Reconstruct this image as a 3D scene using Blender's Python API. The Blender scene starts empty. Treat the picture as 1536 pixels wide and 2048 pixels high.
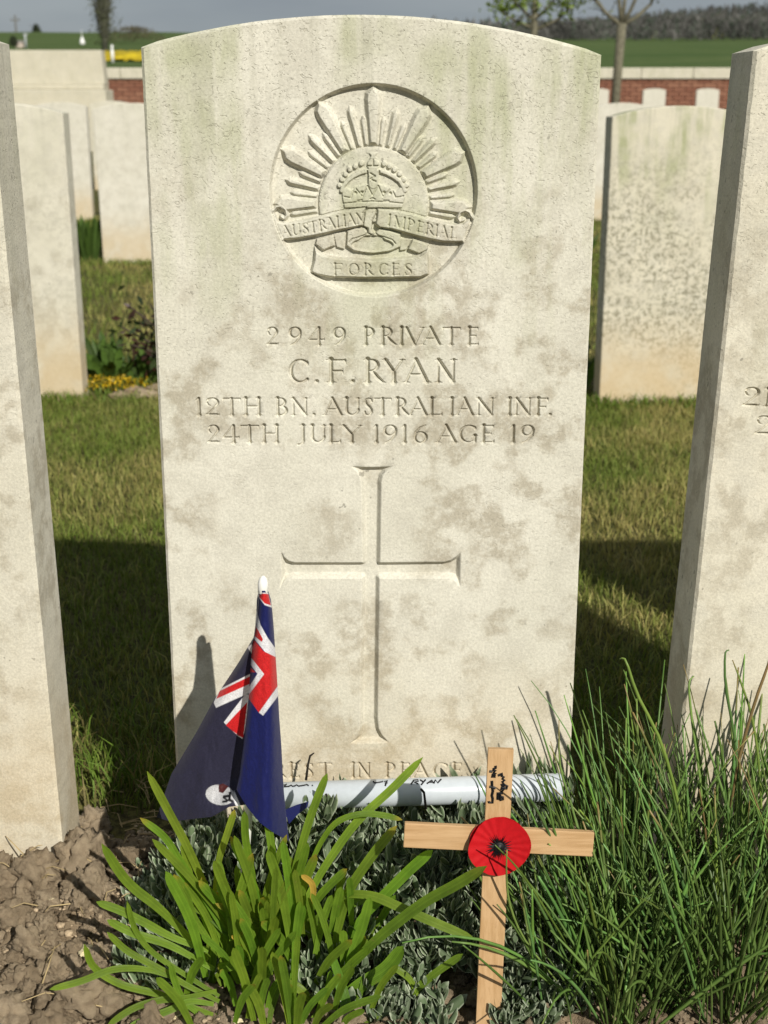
import bpy, bmesh, math, random
import numpy as np
from mathutils import Vector

random.seed(7)
RNG = np.random.default_rng(7)
scene = bpy.context.scene
COL = scene.collection

# ------------------------------------------------------------------ camera
CAM = np.array([0.0105, -1.178, 0.739])
PITCH = math.radians(16.8)
FPX = 2707.0                                   # focal length in photograph pixels (1536 x 2048)
cam = bpy.data.cameras.new('camera')
cam_o = bpy.data.objects.new('camera', cam)
COL.objects.link(cam_o)
cam_o.location = CAM
cam_o.rotation_euler = (math.pi / 2 - PITCH, 0, 0)
cam.sensor_fit = 'VERTICAL'
cam.sensor_height = 36.0
cam.sensor_width = 27.0
cam.lens = 36.0 * FPX / 2048.0
cam.clip_start = 0.02
cam.clip_end = 3000
cam.dof.use_dof = True
cam.dof.focus_distance = 1.17
cam.dof.aperture_fstop = 13
scene.camera = cam_o

# ------------------------------------------------------------------ world and sun
SUN = Vector((0.5, -1.0, 0.76)).normalized()    # direction towards the sun
world = bpy.data.worlds.new('World')
scene.world = world
world.use_nodes = True
wn, wl = world.node_tree.nodes, world.node_tree.links
wn.clear()
w_out = wn.new('ShaderNodeOutputWorld')
w_bg = wn.new('ShaderNodeBackground')
w_bg.inputs['Strength'].default_value = 0.1
w_sky = wn.new('ShaderNodeTexSky')
w_sky.sky_type = 'NISHITA'
w_sky.sun_disc = False
w_sky.sun_elevation = math.asin(SUN.z)
w_sky.sun_rotation = math.atan2(SUN.x, SUN.y)
w_mix = wn.new('ShaderNodeMix'); w_mix.data_type = 'RGBA'
w_tc = wn.new('ShaderNodeTexCoord')
w_map = wn.new('ShaderNodeMapping'); w_map.inputs['Scale'].default_value = (1.0, 1.0, 4.0)
w_noise = wn.new('ShaderNodeTexNoise'); w_noise.inputs['Scale'].default_value = 3.5
w_noise.inputs['Detail'].default_value = 5
w_ramp = wn.new('ShaderNodeMapRange')
w_ramp.inputs['From Min'].default_value = 0.3; w_ramp.inputs['From Max'].default_value = 0.7
w_ramp.inputs['To Min'].default_value = 0.86; w_ramp.inputs['To Max'].default_value = 1.0
wl.new(w_tc.outputs['Generated'], w_map.inputs['Vector'])
wl.new(w_map.outputs['Vector'], w_noise.inputs['Vector'])
wl.new(w_noise.outputs['Fac'], w_ramp.inputs['Value'])
wl.new(w_ramp.outputs['Result'], w_mix.inputs['Factor'])
wl.new(w_sky.outputs['Color'], w_mix.inputs['A'])
w_n2 = wn.new('ShaderNodeTexNoise'); w_n2.inputs['Scale'].default_value = 2.2; w_n2.inputs['Detail'].default_value = 6
w_m2 = wn.new('ShaderNodeMapping'); w_m2.inputs['Scale'].default_value = (1.0, 1.0, 7.0)
w_cl = wn.new('ShaderNodeMix'); w_cl.data_type = 'RGBA'
w_r2 = wn.new('ShaderNodeMapRange'); w_r2.inputs['From Min'].default_value = .35; w_r2.inputs['From Max'].default_value = .65
wl.new(w_tc.outputs['Generated'], w_m2.inputs['Vector']); wl.new(w_m2.outputs['Vector'], w_n2.inputs['Vector'])
wl.new(w_n2.outputs['Fac'], w_r2.inputs['Value']); wl.new(w_r2.outputs['Result'], w_cl.inputs['Factor'])
w_cl.inputs['A'].default_value = (2.10, 2.48, 2.90, 1)      # rain cloud
w_cl.inputs['B'].default_value = (3.25, 3.55, 3.80, 1)
wl.new(w_cl.outputs['Result'], w_mix.inputs['B'])
wl.new(w_mix.outputs['Result'], w_bg.inputs['Color'])
wl.new(w_bg.outputs['Background'], w_out.inputs['Surface'])

sun = bpy.data.lights.new('sun', 'SUN')
sun.energy = 4.9
sun.angle = math.radians(0.5)
sun.color = (1.0, 0.955, 0.865)
sun_o = bpy.data.objects.new('sun', sun)
COL.objects.link(sun_o)
sun_o.location = (3, -6, 5)
sun_o.rotation_euler = (-SUN).to_track_quat('-Z', 'Y').to_euler()

scene.view_settings.view_transform = 'Standard'
scene.view_settings.look = 'None'
scene.view_settings.exposure = 0.0
scene.view_settings.gamma = 1.0
scene.view_settings.use_curve_mapping = False

# ------------------------------------------------------------------ helpers
CP, SP = math.cos(PITCH), math.sin(PITCH)
def ray(px, py):
    xr, yr = (px - 768) / FPX, (1024 - py) / FPX
    return np.array([xr, CP + yr * SP, -SP + yr * CP])
def at(px, py, Y):
    d = ray(px, py)
    return CAM + d * ((Y - CAM[1]) / d[1])
def atz(px, py, z):
    d = ray(px, py)
    return CAM + d * ((z - CAM[2]) / d[2])

def hash2(ix, iy, seed):
    v = np.sin(ix * 127.1 + iy * 311.7 + seed * 74.7) * 43758.5453
    return v - np.floor(v)
def vnoise(x, y, seed=0):
    ix, iy = np.floor(x), np.floor(y)
    fx, fy = x - ix, y - iy
    fx = fx * fx * (3 - 2 * fx); fy = fy * fy * (3 - 2 * fy)
    a = hash2(ix, iy, seed); b = hash2(ix + 1, iy, seed)
    c = hash2(ix, iy + 1, seed); d = hash2(ix + 1, iy + 1, seed)
    return (a * (1 - fx) + b * fx) * (1 - fy) + (c * (1 - fx) + d * fx) * fy
def fbm(x, y, seed=0, octaves=4):
    x = np.asarray(x, float); y = np.asarray(y, float)
    s, amp, tot = 0, 1.0, 0
    for k in range(octaves):
        s = s + amp * vnoise(x * 2 ** k, y * 2 ** k, seed + k * 3.1)
        tot += amp; amp *= 0.5
    return s / tot

def tag(o, label=None, cat=None, group=None, kind=None):
    if label: o['label'] = label
    if cat: o['category'] = cat
    if group: o['group'] = group
    if kind: o['kind'] = kind
    return o
def empty(name, loc, label=None, cat=None, group=None):
    o = bpy.data.objects.new(name, None)
    o.empty_display_size = 0.05
    o.location = loc
    COL.objects.link(o)
    return tag(o, label, cat, group)
def link(name, me, mat=None, parent=None, loc=None):
    o = bpy.data.objects.new(name, me)
    if mat is not None and not me.materials:
        me.materials.append(mat)
    COL.objects.link(o)
    if parent is not None: o.parent = parent
    if loc is not None: o.location = loc
    return o
def world_loc(o):
    p = Vector(o.location)
    while o.parent is not None:
        o = o.parent; p = p + Vector(o.location)
    return np.array(p)
def npmesh(name, V, F, mat=None, parent=None, col=None, smooth=False, link_it=True, uv=None):
    """fast mesh: V (n,3), F (m,k) with one face size; vertices are world coordinates"""
    V = np.asarray(V, np.float64); F = np.asarray(F, np.int32)
    if parent is not None: V = V - world_loc(parent)
    me = bpy.data.meshes.new(name)
    n, (m, k) = len(V), F.shape
    me.vertices.add(n); me.vertices.foreach_set('co', V.astype(np.float32).ravel())
    me.loops.add(m * k); me.loops.foreach_set('vertex_index', F.ravel())
    me.polygons.add(m)
    me.polygons.foreach_set('loop_start', np.arange(0, m * k, k, dtype=np.int32))
    me.polygons.foreach_set('loop_total', np.full(m, k, np.int32))
    if smooth: me.polygons.foreach_set('use_smooth', np.ones(m, bool))
    me.update(calc_edges=True)
    if col is not None:
        c = np.ones((n, 4), np.float32); c[:, :3] = col
        a = me.color_attributes.new('tint', 'FLOAT_COLOR', 'POINT')
        a.data.foreach_set('color', c.ravel())
    if mat is not None: me.materials.append(mat)
    return link(name, me, None, parent) if link_it else me
class MB:
    """collects mixed faces, builds one mesh object"""
    def __init__(s): s.v, s.f, s.c, s.a = [], [], [], []
    def add(s, verts, faces, col=None):
        b = len(s.v)
        s.v += [tuple(map(float, p)) for p in verts]
        s.f += [tuple(i + b for i in f) for f in faces]
        if col is not None and len(col) == len(verts) and hasattr(col[0], '__len__'): s.c += [tuple(map(float, q)) for q in col]
        else: s.c += [col or (1, 1, 1)] * len(verts)
    def box(s, x0, x1, y0, y1, z0, z1, col=None):
        v = [(x, y, z) for z in (z0, z1) for y in (y0, y1) for x in (x0, x1)]
        s.add(v, [(0, 2, 3, 1), (4, 5, 7, 6), (0, 1, 5, 4), (2, 6, 7, 3), (0, 4, 6, 2), (1, 3, 7, 5)], col)
    def tube(s, pts, rad, n=6, cap=True, col=None):
        pts = [Vector(p) for p in pts]
        if not hasattr(rad, '__len__'): rad = [rad] * len(pts)
        vs, fs = [], []
        prev = None
        for i, p in enumerate(pts):
            t = (pts[min(i + 1, len(pts) - 1)] - pts[max(i - 1, 0)])
            t = t.normalized() if t.length > 1e-9 else Vector((0, 0, 1))
            if prev is None:
                ref = Vector((0, 0, 1)) if abs(t.z) < .9 else Vector((1, 0, 0))
                a = t.cross(ref).normalized()
            else:
                a = (prev - t * prev.dot(t))
                a = a.normalized() if a.length > 1e-6 else t.orthogonal().normalized()
            prev = a
            b = t.cross(a)
            for k in range(n):
                an = 2 * math.pi * k / n
                vs.append(p + (a * math.cos(an) + b * math.sin(an)) * rad[i])
        for i in range(len(pts) - 1):
            for k in range(n):
                fs.append((i * n + k, i * n + (k + 1) % n, (i + 1) * n + (k + 1) % n, (i + 1) * n + k))
        if cap:
            fs.append(tuple(range(n - 1, -1, -1))); fs.append(tuple((len(pts) - 1) * n + k for k in range(n)))
        if isinstance(col, list): col = [q for q in col for _ in range(n)]
        s.add(vs, fs, col)
    def build(s, name, mat, parent=None, smooth=False, bevel=0, tint=False):
        off = world_loc(parent) if parent is not None else np.zeros(3)
        me = bpy.data.meshes.new(name)
        me.from_pydata([tuple(np.array(p) - off) for p in s.v], [], s.f)
        if tint:
            a = me.color_attributes.new('tint', 'FLOAT_COLOR', 'POINT')
            a.data.foreach_set('color', np.array([(*c, 1) for c in s.c], np.float32).ravel())
        if s.a:
            a = me.attributes.new('across', 'FLOAT', 'POINT'); a.data.foreach_set('value', np.array(s.a, np.float32))
        if smooth: me.polygons.foreach_set('use_smooth', np.ones(len(me.polygons), bool))
        if bevel:
            bm = bmesh.new(); bm.from_mesh(me)
            bmesh.ops.bevel(bm, geom=bm.edges[:], offset=bevel, segments=2, affect='EDGES', profile=.6)
            bm.to_mesh(me); bm.free()
        me.update()
        return link(name, me, mat, parent)

# ------------------------------------------------------------------ materials
def newmat(name):
    m = bpy.data.materials.new(name); m.use_nodes = True
    n, l = m.node_tree.nodes, m.node_tree.links
    return m, n, l, n['Principled BSDF']
class G:
    """little node helper"""
    def __init__(s, n, l): s.n, s.l = n, l
    def put(s, sock, v):
        if hasattr(v, 'is_output'): s.l.new(v, sock)
        elif hasattr(v, '__len__') and len(v) == 3 and sock.type == 'RGBA': sock.default_value = (*v, 1)
        else: sock.default_value = v
    def coords(s, kind='Object', scale=(1, 1, 1), loc=(0, 0, 0)):
        t = s.n.new('ShaderNodeTexCoord'); m = s.n.new('ShaderNodeMapping')
        m.inputs['Scale'].default_value = scale; m.inputs['Location'].default_value = loc
        s.l.new(t.outputs[kind], m.inputs['Vector'])
        return m.outputs['Vector']
    def noise(s, vec, scale, detail=3, rough=.55, dist=0):
        t = s.n.new('ShaderNodeTexNoise')
        t.inputs['Scale'].default_value = scale; t.inputs['Detail'].default_value = detail
        t.inputs['Roughness'].default_value = rough; t.inputs['Distortion'].default_value = dist
        s.l.new(vec, t.inputs['Vector']); return t.outputs['Fac']
    def voronoi(s, vec, scale, feature='F1', out='Distance'):
        t = s.n.new('ShaderNodeTexVoronoi'); t.feature = feature
        t.inputs['Scale'].default_value = scale
        s.l.new(vec, t.inputs['Vector']); return t.outputs[out]
    def ramp(s, v, a, b, lo=0., hi=1.):
        t = s.n.new('ShaderNodeMapRange'); t.interpolation_type = 'SMOOTHSTEP'
        t.inputs['From Min'].default_value = a; t.inputs['From Max'].default_value = b
        t.inputs['To Min'].default_value = lo; t.inputs['To Max'].default_value = hi
        s.put(t.inputs['Value'], v); return t.outputs['Result']
    def math(s, op, a, b=0.):
        t = s.n.new('ShaderNodeMath'); t.operation = op
        s.put(t.inputs[0], a); s.put(t.inputs[1], b); return t.outputs[0]
    def mix(s, f, a, b, blend='MIX'):
        t = s.n.new('ShaderNodeMix'); t.data_type = 'RGBA'; t.blend_type = blend
        s.put(t.inputs['Factor'], f); s.put(t.inputs['A'], a); s.put(t.inputs['B'], b)
        return t.outputs['Result']
    def sep(s, vec):
        t = s.n.new('ShaderNodeSeparateXYZ'); s.l.new(vec, t.inputs[0]); return t.outputs
    def bump(s, h, strength, dist, normal=None):
        t = s.n.new('ShaderNodeBump'); t.inputs['Strength'].default_value = strength
        t.inputs['Distance'].default_value = dist
        s.put(t.inputs['Height'], h)
        if normal is not None: s.l.new(normal, t.inputs['Normal'])
        return t.outputs['Normal']
    def tint(s):
        t = s.n.new('ShaderNodeVertexColor'); t.layer_name = 'tint'; return t.outputs['Color']
    def rand(s):
        t = s.n.new('ShaderNodeObjectInfo'); return t.outputs['Random']

def stone_mat(name, seed, blotch=.5, algae=.5, lichen=0., base=(.66, .615, .495), sand=.5, pit=1., blotch_z=(.55, .72)):
    m, n, l, p = newmat(name); g = G(n, l)
    off = (seed * 3.7, seed * 1.3, seed * 2.1)
    v = g.coords(loc=off)
    raw = g.coords()
    x, y, z = g.sep(raw)
    big = g.noise(v, 7, 4, .6)
    c = g.mix(g.ramp(big, .3, .7), base, tuple(b * k for b, k in zip(base, (.9, .9, .88))))
    # pale grey cloudiness and fine mottling
    mid = g.noise(v, 26, 5, .65)
    c = g.mix(g.ramp(mid, .42, .66, 0, .45), c, (.50, .475, .40))
    # brown-grey soiling patches
    bl = g.noise(v, 24, 4, .58)
    where = g.noise(v, 6.5, 2)
    msk = g.math('MULTIPLY', g.ramp(bl, .46, .58), g.ramp(where, .30, .50))
    msk = g.math('MULTIPLY', msk, g.ramp(z, blotch_z[0], blotch_z[1], 1., .12))
    fine = g.ramp(g.noise(v, 85, 4, .7), .36, .56, .25, 1.)
    msk = g.math('MULTIPLY', msk, fine)
    c = g.mix(g.math('MULTIPLY', msk, blotch), c, (.31, .265, .185))
    # algae: washed down in streaks from the top edge
    vs = g.coords(scale=(22, 22, 3.2), loc=off)
    st = g.noise(vs, 1, 4, .6)
    al = g.math('MULTIPLY', g.ramp(st, .42, .62), g.ramp(z, .42, .74))
    al = g.math('MULTIPLY', al, g.ramp(g.noise(v, 9, 3), .35, .6))
    c = g.mix(g.math('MULTIPLY', al, algae), c, (.34, .36, .20))
    drip = g.math('MULTIPLY', g.ramp(g.noise(g.coords(scale=(60, 60, 2.2), loc=off), 1, 3, .6), .54, .68), g.ramp(z, .60, .80))
    c = g.mix(g.math('MULTIPLY', drip, .30), c, (.36, .35, .27))
    if lichen:
        cl = g.ramp(g.noise(v, 6, 4), .30, .52)
        sp2 = g.ramp(g.noise(v, 70, 5, .78), .485, .57)
        sp3 = g.ramp(g.noise(v, 30, 6, .75), .54, .64)
        sp = g.math('MULTIPLY', g.math('MULTIPLY', g.math('MAXIMUM', sp2, sp3), cl), g.ramp(z, .78, .5))
        c = g.mix(g.math('MULTIPLY', sp, lichen), c, (.27, .255, .185))
    spk = g.math('MULTIPLY', g.ramp(g.noise(v, 130, 2, .5), .685, .72), g.ramp(g.noise(v, 5.5, 2), .45, .62))
    c = g.mix(g.math('MULTIPLY', spk, .6), c, (.20, .185, .15))
    # splash zone near the soil
    sd = g.math('MULTIPLY', g.ramp(z, .30, .06), g.ramp(g.noise(v, 12, 4), .25, .6, .35, 1.))
    c = g.mix(g.math('MULTIPLY', sd, sand), c, (.56, .44, .27))
    # grain
    gr = g.noise(v, 420, 3, .7)
    c = g.mix(1., c, g.mix(g.ramp(gr, .3, .7), (.86, .86, .86), (1.07, 1.07, 1.07)), 'MULTIPLY')
    # worm-like pits of the weathered upper part: dark specks
    wv = g.coords(loc=off, scale=(1, 1, 1.4))
    worm = g.ramp(g.noise(wv, 150, 2, .5, 2.2), .60, .70)
    wm = g.math('MULTIPLY', worm, g.math('ADD', g.ramp(z, .42, .80, .12, .9), g.ramp(g.noise(v, 8, 3), .5, .7, 0, .3)))
    c = g.mix(g.math('MULTIPLY', wm, .42 * pit), c, (.30, .28, .21))
    h = g.math('SUBTRACT', g.math('ADD', g.math('MULTIPLY', g.noise(v, 260, 4, .7), .6), g.math('MULTIPLY', g.noise(v, 70, 4, .6), .8)), g.math('MULTIPLY', wm, .9))
    l.new(c, p.inputs['Base Color'])
    l.new(g.bump(h, .55, .0011 * (.6 + .4 * pit)), p.inputs['Normal'])
    p.inputs['Roughness'].default_value = .93
    p.inputs['Specular IOR Level'].default_value = .15
    return m

def leaf_mat(name, base, tint=False, trans=.35, vary=.25, rough=.45, stripes=False, spec=.35):
    m, n, l, p = newmat(name); g = G(n, l)
    c = g.tint() if tint else None
    if c is None:
        lo = tuple(b * (1 - vary) for b in base); hi = tuple(b * (1 + vary) for b in base)
        c = g.mix(g.rand(), lo, hi)
    v = g.coords()
    c = g.mix(g.ramp(g.noise(v, 60, 3), .3, .7, 0, .35), c, (.02, .05, .01), 'MULTIPLY') if False else g.mix(1., c, g.mix(g.ramp(g.noise(v, 55, 3), .3, .7), (.82, .84, .8), (1.1, 1.08, 1.05)), 'MULTIPLY')
    if stripes:
        at_ = n.new('ShaderNodeAttribute'); at_.attribute_name = 'across'
        wv = g.math('SINE', g.math('MULTIPLY', at_.outputs['Fac'], 26.))
        wf = g.math('SINE', g.math('MULTIPLY', at_.outputs['Fac'], 61.))
        hv = g.math('ADD', wv, g.math('MULTIPLY', wf, .6))
        c = g.mix(1., c, g.mix(g.ramp(hv, -1.3, 1.3), (.84, .86, .84), (1.1, 1.1, 1.08)), 'MULTIPLY')
        sp_n = g.noise(g.coords(), 210, 3, .6)
        c = g.mix(g.ramp(sp_n, .66, .74, 0, .5), c, (.24, .22, .06))
        l.new(g.bump(g.math('ADD', hv, g.math('MULTIPLY', g.noise(g.coords(), 120, 3), 2.)), .35, .0005), p.inputs['Normal'])
    l.new(c, p.inputs['Base Color'])
    p.inputs['Roughness'].default_value = rough
    p.inputs['Specular IOR Level'].default_value = spec
    tr = n.new('ShaderNodeBsdfTranslucent'); mx = n.new('ShaderNodeMixShader')
    l.new(g.mix(1., c, (1.25, 1.2, .6), 'MULTIPLY'), tr.inputs['Color'])
    mx.inputs[0].default_value = trans
    l.new(p.outputs[0], mx.inputs[1]); l.new(tr.outputs[0], mx.inputs[2])
    l.new(mx.outputs[0], n['Material Output'].inputs['Surface'])
    return m
def plain_mat(name, base, rough=.7, noise_scale=40, amount=.2, bump=0., bscale=100, tint=False, spec=.3):
    m, n, l, p = newmat(name); g = G(n, l)
    v = g.coords()
    b = g.tint() if tint else base
    k = g.mix(g.ramp(g.noise(v, noise_scale, 4, .6), .3, .7), (1 - amount,) * 3, (1 + amount,) * 3)
    l.new(g.mix(1., b, k, 'MULTIPLY'), p.inputs['Base Color'])
    p.inputs['Roughness'].default_value = rough
    p.inputs['Specular IOR Level'].default_value = spec
    if bump: l.new(g.bump(g.noise(v, bscale, 4, .65), .6, bump), p.inputs['Normal'])
    return m
# ------------------------------------------------------------------ carved lettering: strokes with a radius, cut as V grooves
TH, TN = .085, .05
def arc(cx, cy, rx, ry, a0, a1, n=14, thick=TH, thin=TN):
    out = []
    for k in range(n + 1):
        a = math.radians(a0 + (a1 - a0) * k / n)
        out.append((cx + rx * math.cos(a), cy + ry * math.sin(a), thin + (thick - thin) * abs(math.cos(a)) ** 1.5))
    return out
def stem(x, y0=0., y1=1., r=TH, bot=True, top=True):
    s = [[(x, y0 + .03, r), (x, y1 - .03, r)]]
    if bot: s += [[(x - .15, y0 + .02, .018), (x, y0 + .035, .05), (x + .15, y0 + .02, .018)], [(x, y0 + .02, r * 1.35), (x, y0 + .14, r)]]
    if top: s += [[(x - .15, y1 - .02, .018), (x, y1 - .035, .05), (x + .15, y1 - .02, .018)], [(x, y1 - .02, r * 1.35), (x, y1 - .14, r)]]
    return s
def serif(x, y):
    return [[(x - .14, y, .018), (x, y + (.015 if y < .5 else -.015), .045), (x + .14, y, .018)]]
def diag(x0, y0, x1, y1, r): return [[(x0, y0, r), (x1, y1, r)]]
def bar(x0, x1, y, tick=0):
    s = [[(x0, y, TN), (x1, y, TN)]]
    if tick: s += [[(x1, y, .06), (x1 + .03, y + tick, .018)]]
    return s
def bowl(x0, yc, rx, ry, xr):
    return [[(x0, yc + ry, TN), (xr, yc + ry, TN)] + arc(xr, yc, rx, ry, 90, -90) + [(x0, yc - ry, TN)]]
GL = {
 'A': (.96, diag(.10, .03, .47, .98, TN) + diag(.44, 1., .84, .03, TH) + bar(.24, .68, .36) + serif(.10, .02) + serif(.85, .02)),
 'B': (.66, stem(.16) + bowl(.16, .76, .2, .21, .30) + bowl(.16, .28, .25, .25, .32)),
 'C': (.88, [arc(.52, .5, .42, .47, 48, 312, 22)] + [[(.82, .95, .018), (.81, .80, .06)], [(.82, .05, .018), (.81, .18, .05)]]),
 'E': (.66, stem(.16) + bar(.16, .56, .96, -.14) + bar(.16, .48, .52) + [[(.5, .62, .02), (.5, .42, .02)]] + bar(.16, .60, .04, .15)),
 'F': (.62, stem(.16) + bar(.16, .56, .96, -.15) + bar(.16, .48, .50) + [[(.5, .60, .02), (.5, .40, .02)]]),
 'G': (.90, [arc(.52, .5, .42, .47, 48, 300, 20)] + [[(.82, .95, .018), (.81, .80, .06)]] + stem(.80, .02, .42, TH, bot=False)),
 'H': (.88, stem(.16) + stem(.72) + bar(.16, .72, .52)),
 'I': (.32, stem(.16)),
 'J': (.42, stem(.27, .05, 1., TH, bot=False) + [[(.27, .1, TH), (.25, -.02, .07), (.16, -.1, .05), (.05, -.1, .05)]]),
 'L': (.64, stem(.16) + bar(.16, .58, .04, .17)),
 'M': (1.06, stem(.16, r=TN) + diag(.17, .98, .53, .06, TH) + diag(.53, .06, .88, .98, TN) + stem(.90)),
 'N': (.92, stem(.16, r=TN) + diag(.15, .98, .76, .04, TH) + stem(.77, r=TN, bot=False)),
 'O': (1.0, [arc(.5, .5, .43, .47, 0, 360, 30)]),
 'P': (.62, stem(.16) + bowl(.16, .73, .23, .24, .30)),
 'R': (.76, stem(.16) + bowl(.16, .74, .22, .23, .30) + [[(.34, .50, .06), (.52, .22, TH), (.70, .04, .06), (.80, .01, .02)]]),
 'S': (.58, [[(.50, .80, .06), (.46, .92, .05), (.30, .97, TN), (.14, .90, .06), (.11, .76, .08), (.20, .61, .085), (.36, .47, .09), (.47, .33, .085), (.48, .18, .08), (.40, .06, .055), (.25, .03, TN), (.11, .08, .05), (.08, .22, .06)]] + [[(.51, .98, .018), (.50, .80, .05)], [(.08, .02, .018), (.08, .22, .05)]]),
 'T': (.82, stem(.41, top=False) + [[(.05, .96, TN), (.77, .96, TN)], [(.05, .96, .05), (.03, .82, .018)], [(.77, .96, .05), (.79, .82, .018)]]),
 'U': (.88, stem(.16, .3, 1., TH, bot=False) + stem(.74, .3, 1., TN, bot=False) + [arc(.45, .34, .29, .30, 180, 360, 14)]),
 'V': (.92, diag(.10, .97, .48, .03, TH) + diag(.48, .03, .84, .97, TN) + serif(.10, .98) + serif(.84, .98)),
 'Y': (.90, diag(.10, .97, .45, .46, TH) + diag(.45, .46, .80, .97, TN) + stem(.45, 0, .48, TH, top=False) + serif(.10, .98) + serif(.80, .98)),
 '1': (.36, stem(.20, top=False) + [[(.20, .98, .08), (.04, .86, .03)]]),
 '2': (.64, [[(.10, .74, .05), (.08, .83, .04)] + arc(.32, .74, .23, .24, 160, -25, 14)[1:] + [(.40, .46, .05), (.08, .05, .05)]] + [[(.06, .06, .06), (.50, .06, .07), (.60, .04, .04), (.62, .14, .018)]] + [[(.09, .74, .06), (.15, .60, .045), (.25, .56, .02)]]),
 '4': (.86, [[(.52, 1.0, .045), (.05, .32, .045)], [(.05, .30, TN), (.78, .30, TN), (.80, .40, .018)]] + stem(.54, -.02, 1.0, TH, top=False)),
 '6': (.70, [arc(.36, .30, .26, .30, 0, 360, 24), [(.10, .32, TH), (.14, .58, .08), (.32, .85, .06), (.58, 1.0, .035)]]),
 '9': (.70, [arc(.34, .70, .26, .28, 0, 360, 24), [(.60, .68, TH), (.56, .42, .08), (.38, .15, .06), (.12, .0, .035)]]),
 '.': (.2, [[(.09, .06, .085), (.11, .06, .085)]]),
}
class Field:
    """height field on the stone face: value = depth cut into the stone (metres)"""
    weight = 1.22
    def __init__(s, x0, x1, z0, z1, step):
        nx = int(math.ceil((x1 - x0) / step / 8)) * 8; nz = int(math.ceil((z1 - z0) / step / 8)) * 8
        s.x0, s.x1, s.z0, s.z1, s.nx, s.nz = x0, x1, z0, z1, nx, nz
        s.xs = np.linspace(x0, x1, nx + 1); s.zs = np.linspace(z0, z1, nz + 1)
        s.sx, s.sz = (x1 - x0) / nx, (z1 - z0) / nz
        s.X, s.Z = np.meshgrid(s.xs, s.zs)
        s.d = np.zeros_like(s.X)
    def win(s, xa, xb, za, zb):
        i0 = max(0, int((xa - s.x0) / s.sx)); i1 = min(s.nx + 1, int((xb - s.x0) / s.sx) + 2)
        j0 = max(0, int((za - s.z0) / s.sz)); j1 = min(s.nz + 1, int((zb - s.z0) / s.sz) + 2)
        return slice(j0, j1), slice(i0, i1)
    def seg_field(s, pts, arr):
        """arr = max(arr, r - dist) along a stroke; pts (x, z, r)"""
        for (ax, az, ar), (bx, bz, br) in zip(pts[:-1], pts[1:]):
            R = max(ar, br)
            w = s.win(min(ax, bx) - R, max(ax, bx) + R, min(az, bz) - R, max(az, bz) + R)
            X, Z = s.X[w], s.Z[w]
            if X.size == 0: continue
            dx, dz = bx - ax, bz - az
            L2 = dx * dx + dz * dz + 1e-14
            t = np.clip(((X - ax) * dx + (Z - az) * dz) / L2, 0, 1)
            d = np.hypot(X - ax - t * dx, Z - az - t * dz)
            arr[w] = np.maximum(arr[w], ar + (br - ar) * t - d)
    def glyph(s, ch, origin, ux, uz, arr):
        for st in GL[ch][1]:
            rs = math.hypot(*uz)
            pts = [(origin[0] + ux[0] * x + uz[0] * y, origin[1] + ux[1] * x + uz[1] * y, r * rs * s.weight) for x, y, r in st]
            s.seg_field(pts, arr)
    def poly(s, P):
        """signed distance (positive inside) of a polygon; -1 far outside"""
        P = np.array(P, float)
        m = .003
        w = s.win(P[:, 0].min() - m, P[:, 0].max() + m, P[:, 1].min() - m, P[:, 1].max() + m)
        X, Z = s.X[w], s.Z[w]
        dist = np.full(X.shape, 1e9); inside = np.zeros(X.shape, bool)
        for a, b in zip(P, np.roll(P, -1, 0)):
            dx, dz = b - a
            t = np.clip(((X - a[0]) * dx + (Z - a[1]) * dz) / (dx * dx + dz * dz + 1e-14), 0, 1)
            dist = np.minimum(dist, np.hypot(X - a[0] - t * dx, Z - a[1] - t * dz))
            c = ((a[1] > Z) != (b[1] > Z))
            with np.errstate(divide='ignore', invalid='ignore'):
                xi = a[0] + (Z - a[1]) / (b[1] - a[1] + 1e-20) * dx
            inside ^= c & (X < xi)
        out = np.full(s.X.shape, -1.0); out[w] = np.where(inside, dist, -dist)
        return out
    def mesh(s, name, mat, parent, off):
        nx, nz = s.nx, s.nz
        V = np.stack([s.X + off[0], s.d + off[1], s.Z + off[2]], -1).reshape(-1, 3)
        idx = np.arange((nx + 1) * (nz + 1)).reshape(nz + 1, nx + 1)
        bz, bx = nz // 8, nx // 8
        Fs = []
        flat = np.zeros((bz, bx), bool)
        for j in range(bz):
            for i in range(bx):
                flat[j, i] = not (s.d[j * 8:j * 8 + 9, i * 8:i * 8 + 9] > 1e-7).any()
        cell = np.repeat(np.repeat(~flat, 8, 0), 8, 1)
        q = np.stack([idx[:-1, :-1], idx[:-1, 1:], idx[1:, 1:], idx[1:, :-1]], -1)
        Fs.append(q[cell])
        fb = np.argwhere(flat)
        if len(fb):
            j, i = fb[:, 0] * 8, fb[:, 1] * 8
            Fs.append(np.stack([idx[j, i], idx[j, i + 8], idx[j + 8, i + 8], idx[j + 8, i]], -1))
        F = np.concatenate(Fs)
        used, inv = np.unique(F, return_inverse=True)
        return npmesh(name, V[used], inv.reshape(F.shape), mat, parent, smooth=True)

def sxz(px, py):
    p = at(px, py, 0.0); return (p[0], p[2])
def text_line(items, z0, z1, field=None, arr=None):
    """items: (char, px_left, px_right) on the stone face between baseline px z0 and cap px z1"""
    for ch, a, b in items:
        (xa, zb), (xb, _), (_, zt) = sxz(a, z0), sxz(b, z0), sxz(a, z1)
        w = GL[ch][0]; lo = .02
        ux = ((xb - xa) / w, 0)
        if ch in 'I1.': ux = ((zt - zb), 0); xa = (xa + xb) / 2 - ux[0] * w / 2
        field.glyph(ch, (xa, zb), ux, (0, zt - zb), arr)

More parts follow.
